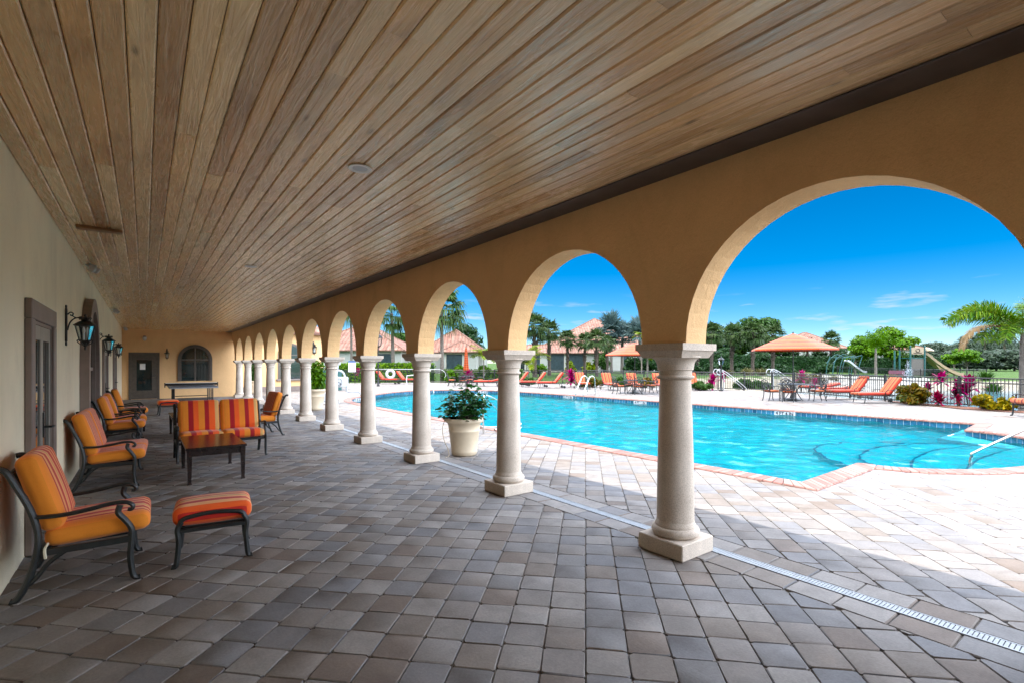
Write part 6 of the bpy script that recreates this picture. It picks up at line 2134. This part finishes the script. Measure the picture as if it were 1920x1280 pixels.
fp = feather_palm('foxtail_palm', 'feathery palm at the right edge with a dry drooping frond', 1918, 19.0, 2.62, 11, 2.5, .46, 'leaf_foxtail', .12, 1.7, 1.35, .35, True, 120, .022, z=-.2,
                  dead=[(rd + PI + .15, .80, 3.35, 2.35, 2.45)])
S = Strips(); frond(S, (0, 0, 3.0), rd + PI - .1, .80, 3.0, 150, .46, 1.9, .024, plume=True); frond(S, (0, 0, 3.0), rd + PI + .5, .5, 1.9, 100, .44, 1.9, .024, plume=True); frond(S, (0, 0, 3.0), rd + PI - .7, 1.0, 2.2, 100, .44, 1.5, .024, plume=True)
link('crown', S.mesh('crown', 'leaf_foxtail'), fp)
feather_palm('young_palm', 'young yellow green palm beside the second column, left of the lawn', 907, 44, 2.0, 9, 1.9, .55, 'leaf_yellow_green', .06, 1.5, 1.3, .3, wid=.04)
feather_palm('areca_palm', 'yellow green feathery palm clump just right of the second column', 990, 43, 1.9, 8, 2.2, .5, 'leaf_yellow_green', .05, 1.6, 1.35, .35, stems=3, wid=.04)
feather_palm('young_palm', 'young palm with yellow fronds under the partly hidden umbrella', 1214, 46, 2.1, 9, 1.5, .5, 'leaf_yellow_green', .09, 1.9, 1.1, .1, wid=.045)
feather_palm('young_palm', 'small bright palm showing over the top of the partly hidden umbrella', 1203, 55, 4.0, 8, 1.2, .4, 'leaf_yellow_green', .07, 1.5, 1.1, .1, wid=.05)
feather_palm('foxtail_palm', 'upright bright green palm in front of the playground', 1642, 56, 3.0, 11, 2.3, .6, 'leaf_bright', .13, .9, 1.45, .75, True, 34, .05)
bt = [broad_tree(5.2, 2.6, 1.8, 2600, 'leaf_bright', .22, 12), broad_tree(8.0, 4.2, 3.0, 3800, 'leaf_mid', .30, 16), broad_tree(9.0, 5.5, 4.6, 3200, 'leaf_hazy', .5, 24), broad_tree(4.2, 2.4, 1.3, 1400, 'leaf_bright', .22, 9, 2.2), broad_tree(7.0, 3.5, 2.8, 2600, 'leaf_dark', .28, 14)]
def btree(px, d, ptop, v, label, wide=1.0, group=None):
    x, y = at(px, d); z = gz(x, y); h0 = (5.2, 8.0, 9.0, 4.2, 7.0)[v]
    s = (hc(ptop, d) - z) / h0
    tree_thing('leafy_tree', label, 'tree', bt[v][0], bt[v][1], (x, y, z), random.uniform(0, 6), group or 'leafy trees beyond the fence', (s * wide, s * wide, s))
btree(1676, 62, 616, 0, 'rounded bright green tree in front of the playground tower', 1.0)
btree(1604, 64, 632, 0, 'rounded yellowish green tree between the umbrella and the playground', 1.15)
btree(1430, 78, 594, 1, 'tallest leafy tree with open crown behind the fan palms at right', .95)
btree(1395, 84, 604, 1, 'dense leafy tree behind the fan palms, left of the tallest one', 1.0)
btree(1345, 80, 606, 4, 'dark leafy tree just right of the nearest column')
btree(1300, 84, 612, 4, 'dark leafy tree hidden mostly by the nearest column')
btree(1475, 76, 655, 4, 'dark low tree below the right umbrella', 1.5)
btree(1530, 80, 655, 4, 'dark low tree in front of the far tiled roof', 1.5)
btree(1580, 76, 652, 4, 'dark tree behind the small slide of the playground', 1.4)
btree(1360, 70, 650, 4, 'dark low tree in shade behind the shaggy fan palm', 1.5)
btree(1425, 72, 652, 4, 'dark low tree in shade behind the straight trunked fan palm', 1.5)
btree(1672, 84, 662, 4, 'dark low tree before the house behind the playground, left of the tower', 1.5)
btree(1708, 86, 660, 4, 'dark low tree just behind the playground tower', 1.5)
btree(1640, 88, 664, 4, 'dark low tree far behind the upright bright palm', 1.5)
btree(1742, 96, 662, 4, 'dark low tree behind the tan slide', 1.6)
btree(1789, 66, 652, 3, 'small flat topped tree right of the big slide, left of a pair', 1.0)
btree(1812, 64, 655, 3, 'small flat topped tree right of the big slide, right of a pair', 1.1)
btree(770, 100, 622, 1, 'leafy tree behind the roofs in the fourth arch', 1.3)
btree(868, 95, 606, 4, 'dark tree top showing over the hip roofed house', 1.2)
btree(648, 95, 620, 1, 'leafy tree behind the roof in the fifth arch', 1.2)
btree(1235, 90, 625, 4, 'dark leafy tree behind the silvery palms and the nearest column')
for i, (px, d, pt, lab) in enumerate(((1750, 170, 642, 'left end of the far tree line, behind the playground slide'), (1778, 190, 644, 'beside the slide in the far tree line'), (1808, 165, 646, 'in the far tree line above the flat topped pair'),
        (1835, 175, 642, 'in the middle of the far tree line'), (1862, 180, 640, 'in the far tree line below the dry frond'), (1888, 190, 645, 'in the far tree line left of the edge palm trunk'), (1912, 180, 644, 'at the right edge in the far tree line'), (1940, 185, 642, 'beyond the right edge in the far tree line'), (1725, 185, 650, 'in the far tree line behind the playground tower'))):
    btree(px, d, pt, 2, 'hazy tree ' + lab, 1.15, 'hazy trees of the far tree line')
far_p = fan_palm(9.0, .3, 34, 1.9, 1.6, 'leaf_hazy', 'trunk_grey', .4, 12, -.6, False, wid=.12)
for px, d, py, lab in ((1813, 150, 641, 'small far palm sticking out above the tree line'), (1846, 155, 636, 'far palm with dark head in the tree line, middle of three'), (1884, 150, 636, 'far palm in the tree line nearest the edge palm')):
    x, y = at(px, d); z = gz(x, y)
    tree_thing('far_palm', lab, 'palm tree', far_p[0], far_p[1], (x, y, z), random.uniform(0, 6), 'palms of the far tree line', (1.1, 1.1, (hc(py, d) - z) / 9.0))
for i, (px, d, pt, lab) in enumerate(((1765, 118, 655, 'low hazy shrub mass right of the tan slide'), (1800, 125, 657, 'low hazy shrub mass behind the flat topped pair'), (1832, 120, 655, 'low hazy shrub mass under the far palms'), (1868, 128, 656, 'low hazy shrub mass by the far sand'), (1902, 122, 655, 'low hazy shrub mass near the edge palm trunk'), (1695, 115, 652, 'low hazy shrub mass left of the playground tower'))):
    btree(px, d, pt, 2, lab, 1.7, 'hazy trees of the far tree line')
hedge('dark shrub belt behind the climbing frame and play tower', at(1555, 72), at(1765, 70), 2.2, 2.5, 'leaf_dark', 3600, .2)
# grasses and shrubs round the pond
def grass_clump(px, d, s, label, mat='leaf_straw', z=None):
    x, y = at(px, d); S = Strips()
    for i in range(150):
        q = random.uniform(0, 2 * PI); el = random.uniform(.7, 1.45); L = s * random.uniform(.7, 1.1); r = random.uniform(0, .3) * s
        o = Vector((r * math.cos(q), r * math.sin(q), 0)); dd = Vector((math.cos(q) * math.cos(el), math.sin(q) * math.cos(el), math.sin(el)))
        S.ribbon([o, o + dd * L * .6, o + dd * L - Vector((0, 0, L * .25))], [.02 * s, .025 * s, .004], Vector((-math.sin(q), math.cos(q), 0)))
    t = link('grass_clump', S.mesh('grass_clump', mat), None, (x, y, gz(x, y) if z is None else z)); tag(t, label, 'grass', 'grass clumps round the pond')
for px, d, s, m_, lab in ((1368, 52, .8, 'leaf_straw', 'straw coloured grass clump by the shaggy fan palm'), (1400, 51, 1.1, 'leaf_straw', 'straw coloured grass clump left of the straight trunked palm'), (1428, 52, 1.1, 'leaf_straw', 'straw coloured grass clump right of the straight trunked palm'),
        (1505, 48, 1.7, 'leaf_straw', 'large straw coloured grass mound behind the right umbrella table'), (1530, 49, 1.5, 'leaf_copper', 'copper green grass mound behind the right umbrella table'), (1563, 50, .9, 'leaf_straw', 'pale round grass tuft on the rocks before the small slide'), (1672, 51, 1.0, 'leaf_straw', 'pale grass tuft on the rocks before the dark bench'),
        (1862, 46, 1.5, 'leaf_mid', 'green grass mound on the sand bank right of the pink plants'), (1848, 52, 1.4, 'leaf_mid', 'green grass mound at the end of the playground fence'), (1907, 44, 1.0, 'leaf_mid', 'green grass mound on the sand near the edge palm'), (1875, 40, .6, 'leaf_dark', 'small dark tuft on the white sand bank')):
    grass_clump(px, d, s, lab, m_)
for px, d, mt, lab in ((1010, 58, 'leaf_bright', 'bright low shrub before the left porch of the big house'), (1069, 66, 'leaf_yellow_green', 'small yellow green shrub before the dark screens'), (1106, 62, 'leaf_yellow_green', 'yellow green shrub right of the dark screens'), (1128, 62, 'leaf_mid', 'taller green shrub behind the nearest lawn palm')):
    bush('garden_shrub', lab, 'shrub', b_at(px, d), 1.1, 1.0, 1.0 if mt != 'leaf_mid' else 1.8, 900, .18, mt)
bush('garden_shrub', 'big dark green shrub under the partly hidden umbrella', 'shrub', b_at(1195, 62), 2.6, 1.6, 1.6, 1800, .2, 'leaf_dark')
bush('garden_shrub', 'teal green shrub mass beside the nearest column', 'shrub', b_at(1228, 60), 2.0, 1.6, 1.6, 1400, .2, 'leaf_dark')
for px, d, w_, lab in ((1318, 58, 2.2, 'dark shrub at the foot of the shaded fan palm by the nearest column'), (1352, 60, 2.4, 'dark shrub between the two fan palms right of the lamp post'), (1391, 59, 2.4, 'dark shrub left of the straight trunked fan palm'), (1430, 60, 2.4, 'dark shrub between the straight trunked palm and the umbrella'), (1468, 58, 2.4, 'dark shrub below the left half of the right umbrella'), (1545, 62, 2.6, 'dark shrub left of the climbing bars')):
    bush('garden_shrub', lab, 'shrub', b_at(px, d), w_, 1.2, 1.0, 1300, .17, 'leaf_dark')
# riprap rocks
ico = []
def rocks():
    V, F, n = [], [], 0
    base = [(-1, -1, -1), (1, -1, -1), (1, 1, -1), (-1, 1, -1), (-.8, -.8, 1), (.8, -.8, 1), (.8, .8, 1), (-.8, .8, 1)]
    fs = [(3, 2, 1, 0), (4, 5, 6, 7), (0, 1, 5, 4), (1, 2, 6, 5), (2, 3, 7, 6), (3, 0, 4, 7)]
    for i in range(1500):
        px = random.uniform(1500, 1735); d = random.uniform(44, 53)
        x, y = at(px, d); z = gz(x, y)
        s = random.uniform(.12, .38); q = random.uniform(0, PI); sx, sy, sz = s * random.uniform(.7, 1.3), s, s * random.uniform(.4, .8)
        for b in base:
            a = b[0] * sx * random.uniform(.7, 1.1); c = b[1] * sy * random.uniform(.7, 1.1)
            V.append((x + a * math.cos(q) - c * math.sin(q), y + a * math.sin(q) + c * math.cos(q), z + b[2] * sz * random.uniform(.7, 1.1)))
        F += [tuple(k + n for k in f) for f in fs]; n += 8
    me = npmesh('rock_bank', np.array(V), np.array(F), 'rock')
    o = link('rock_bank', me); o['kind'] = 'stuff'; o['label'] = 'bank of loose pale rocks beyond the pond'; o['category'] = 'rocks'
rocks()

# ------------------------------------------------------------------ houses
def house(label, px0, px1, d, eave_py, ridge_py, depth, openings, rot=0, gable=False, over=.5):
    a, b = Vector(at(px0, d)), Vector(at(px1, d))
    w = (b - a).length; c = (a + b) / 2
    z = gz(*c)
    ze = hc(eave_py, d) - z; rise = hc(ridge_py, d + depth * .5) - z - ze
    t = thing('house', label, 'house', (c.x, c.y, z), rd + rot, 'tile roofed houses beyond the fence')
    mb = MB(); mb.box((-w / 2, 0, -.6), (w / 2, depth, ze - .1)); part('wall', mb, 'house_wall', t, False)
    me, fc = hip_roof(-w / 2, w / 2, 0, depth, ze, rise, over=over)
    r = link('roof', me, t)
    part('ridge_tiles', caps(fc), 'clay_tiles', r)
    for (u0, u1, z0, z1, kind) in openings:
        f = MB(); x0, x1 = -w / 2 + w * u0, -w / 2 + w * u1
        f.box((x0, -.06, z0), (x1, -.003, z1), .01)
        o = part('window' if kind == 'w' else 'porch_screen', f, 'house_trim', t)
        g_ = MB(); n = max(1, round((x1 - x0) / 2.2)); k = (x1 - x0 - .12 * (n + 1)) / n
        for i in range(n):
            xa = x0 + .12 + i * (k + .12); g_.box((xa, -.075, z0 + .1), (xa + k, -.061, z1 - .1))
        part('pane', g_, 'screen_dark' if kind == 's' else 'dark_glass', o, False)
    return t
house('low tile roofed house at far left seen through the fifth and fourth arches', 560, 752, 60, 656, 606, 13, [(.30, .36, .9, 2.2, 'w'), (.60, .66, .6, 2.3, 'w'), (.77, .93, .2, 2.5, 's')])
house('small tile roofed house between the third and fourth arches', 750, 808, 72, 664, 640, 8, [(.6, .85, .8, 2.2, 'w')])
house('house with broad hip roof seen through the third arch', 790, 905, 62, 660, 620, 12, [(.32, .6, .1, 2.5, 's'), (.74, .92, .7, 2.3, 'w')])
x = house('low front gable roof of the house in the third arch', 832, 893, 58, 659, 640, 5, [(.05, .6, .1, 2.4, 's')])
house('long low house with dark porch screens behind the lawn palms', 960, 1140, 70, 661, 646, 5, [(.08, .14, .2, 2.6, 'w'), (.20, .30, .1, 2.7, 's'), (.38, .55, .1, 2.75, 's'), (.58, .78, .1, 2.75, 's')])
house('large house with the tallest hip roof, ridge carrying a bird', 1010, 1260, 78, 656, 600, 26, [(.63, .69, .2, 2.7, 's'), (.73, .82, .2, 2.7, 's')], over=.8)
house('far house with long tiled roof right of the umbrella', 1492, 1588, 120, 652, 624, 14, [(.3, .5, .5, 2.5, 'w')])
house('far house with tiled roof behind the playground tower', 1662, 1738, 110, 655, 637, 10, [(.5, .7, .5, 2.4, 'w')])
# bird on the ridge
bx, by = at(1137, 91)
t = thing('bird', 'dark bird perched on the ridge of the tallest roof', 'bird', (bx, by, hc(603.5, 91)), rd)
sk = MB(); sk.lathe([(.02, 0), (.10, .06), (.17, .22), (.18, .38), (.12, .52), (.08, .58), (.10, .66), (.09, .74), (.03, .79)], 12); sk.tube([(-.05, 0, .2), (-.25, 0, .02), (-.4, 0, -.12)], [.1, .07, .04], 8); sk.tube([(.06, 0, .70), (.2, 0, .66)], [.03, .005], 6); sk.tube([(0, .05, .1), (0, .05, -.12)], .015, 5); sk.tube([(0, -.05, .1), (0, -.05, -.12)], .015, 5)
part('body', sk, 'bird_dark', t)

# ------------------------------------------------------------------ playground
x, y = at(1722, 59); z = gz(x, y)
t = thing('play_tower', 'teal playground tower with tan slide and arched panel', 'playground', (x, y, z), rd)
for px_ in (-.95, .75):
    for py_ in (0, 1.7):
        mb = MB(); mb.tube([(px_, py_, -.2), (px_, py_, 3.75)], .09, 10); mb.lathe([(.11, 3.75), (.11, 3.8), (.02, 3.88)], 10, (px_, py_, 0)); part('post', mb, 'teal_paint', t)
for px_ in (-2.6, -2.0):
    mb = MB(); mb.tube([(px_, .3, -.2), (px_, .3, 3.3)], .09, 10); part('post', mb, 'teal_paint', t)
mb = MB(); mb.box((-.85, -.03, 2.85), (.65, .03, 3.65), .02); part('arched_panel', mb, 'tan_plastic', t)
mb = MB(); mb.tube([(-.1 + .22 * math.cos(a), -.05, 3.3 + .2 * math.sin(a)) for a in np.linspace(0, 2 * PI, 16, endpoint=False)], .04, 6, True); mb.box((-.6, -.045, 2.95), (.4, -.032, 3.06)); part('panel_ornament', mb, 'trunk_brown', t)
mb = MB(); mb.box((-.8, .02, .35), (.9, .1, 2.3)); part('wall_panel', mb, 'door_brown', t, False)
mb = MB(); mb.box((-.95, 0, 2.35), (.75, 1.7, 2.45)); part('platform', mb, 'teal_paint', t)
def chute(pts, w, hw):
    mb = MB(); n = len(pts)
    vs = []
    for i, p in enumerate(pts):
        p = Vector(p); tg = (Vector(pts[min(n - 1, i + 1)]) - Vector(pts[max(0, i - 1)])).normalized(); sd = tg.cross(Vector((0, 0, 1))).normalized()
        for (a, b) in ((-w, hw), (-w, 0), (w, 0), (w, hw), (w + .06, hw), (w + .05, -.08), (-w - .05, -.08), (-w - .06, hw)):
            vs.append(p + sd * a + Vector((0, 0, b)))
    fs = [(i * 8 + j, i * 8 + (j + 1) % 8, (i + 1) * 8 + (j + 1) % 8, (i + 1) * 8 + j) for i in range(n - 1) for j in range(8)]
    return mb.add(vs, fs)
mb = chute(catmull([(.8, .6, 3.0), (1.3, .5, 2.8), (2.2, .2, 1.9), (3.2, -.2, 1.0), (4.1, -.5, .45), (4.6, -.6, .4)], 5), .32, .28); part('slide', mb, 'tan_plastic', t)
mb = chute(catmull([(1.9, .9, 2.5), (2.6, 1.2, 1.9), (3.4, 1.2, 1.2), (3.8, .6, .9)], 5), .3, .3); part('slide', mb, 'tan_plastic', t)
mb = MB().lathe([(.75, 3.25), (.72, 3.32), (.3, 3.62), (.02, 3.7)], 16, (1.35, .5, 0)); part('slide_hood', mb, 'tan_plastic', t)
mb = MB(); mb.tube([(1.35, .5, 3.3), (1.35, .5, 2.7)], .05); part('hood_post', mb, 'teal_paint', t)
x, y = at(1592, 58); z = gz(x, y)
t = thing('climbing_frame', 'teal climbing bars with a small pale slide left of the bright palm', 'playground', (x, y, z), rd)
for px_ in (-1.7, -.9, .2, 1.3):
    for py_ in (0, 1.2):
        mb = MB(); mb.tube(catmull([(px_ - .25, py_, -.1), (px_ - .1, py_, 1.2), (px_ + .25, py_, 2.3)], 4), .045, 8); part('bar', mb, 'teal_paint', t)
mb = MB()
for py_ in (0, 1.2):
    mb.tube(catmull([(-1.9, py_, 1.5), (-.8, py_, 2.5), (.3, py_, 2.2), (1.5, py_, 2.4)], 5), .045, 8)
for i in range(6): mb.tube([(-1.4 + i * .5, 0, 2.15), (-1.4 + i * .5, 1.2, 2.15)], .03, 6)
part('arch_bar', mb, 'teal_paint', t)
mb = chute(catmull([(-.65, -.4, 1.75), (-.3, -.4, 1.6), (.5, -.4, .95), (1.2, -.4, .5), (1.6, -.4, .46)], 5), .25, .16); part('slide', mb, 'white_plastic', t)
x, y = at(1684, 55); z = gz(x, y)
t = thing('park_bench', 'dark maroon bench in front of the playground tower', 'bench', (x, y, z), rd)
mb = MB(); mb.box((-.9, -.2, .42), (.9, .2, .48), .01); part('seat', mb, 'maroon_paint', t)
mb = MB(); mb.box((-.9, .2, .55), (.9, .25, .95), .01); part('backrest', mb, 'maroon_paint', t)
for s in (-.75, .75):
    mb = MB(); mb.box((s - .03, -.18, -.1), (s + .03, .24, .42)); mb.box((s - .03, .251, .42), (s + .03, .29, .9)); part('leg', mb, 'black_metal', t)
# splashing fountain in the pond
x, y = at(1703, 47); 
V, F = leaf_cloud(2600, [(0, 0, .5), (0, 0, 1.2), (0, 0, 1.9), (0, 0, 2.5)], [(.80, .80, .7), (.62, .62, .8), (.42, .42, .7), (.22, .22, .5)], .035, .2, 1.2, .02)
o = link('fountain_spray', npmesh('fountain_spray', V, F, 'spray'), None, (x, y, -.92)); tag(o, 'white plume of a fountain rising from the pond before the playground tower', 'fountain')
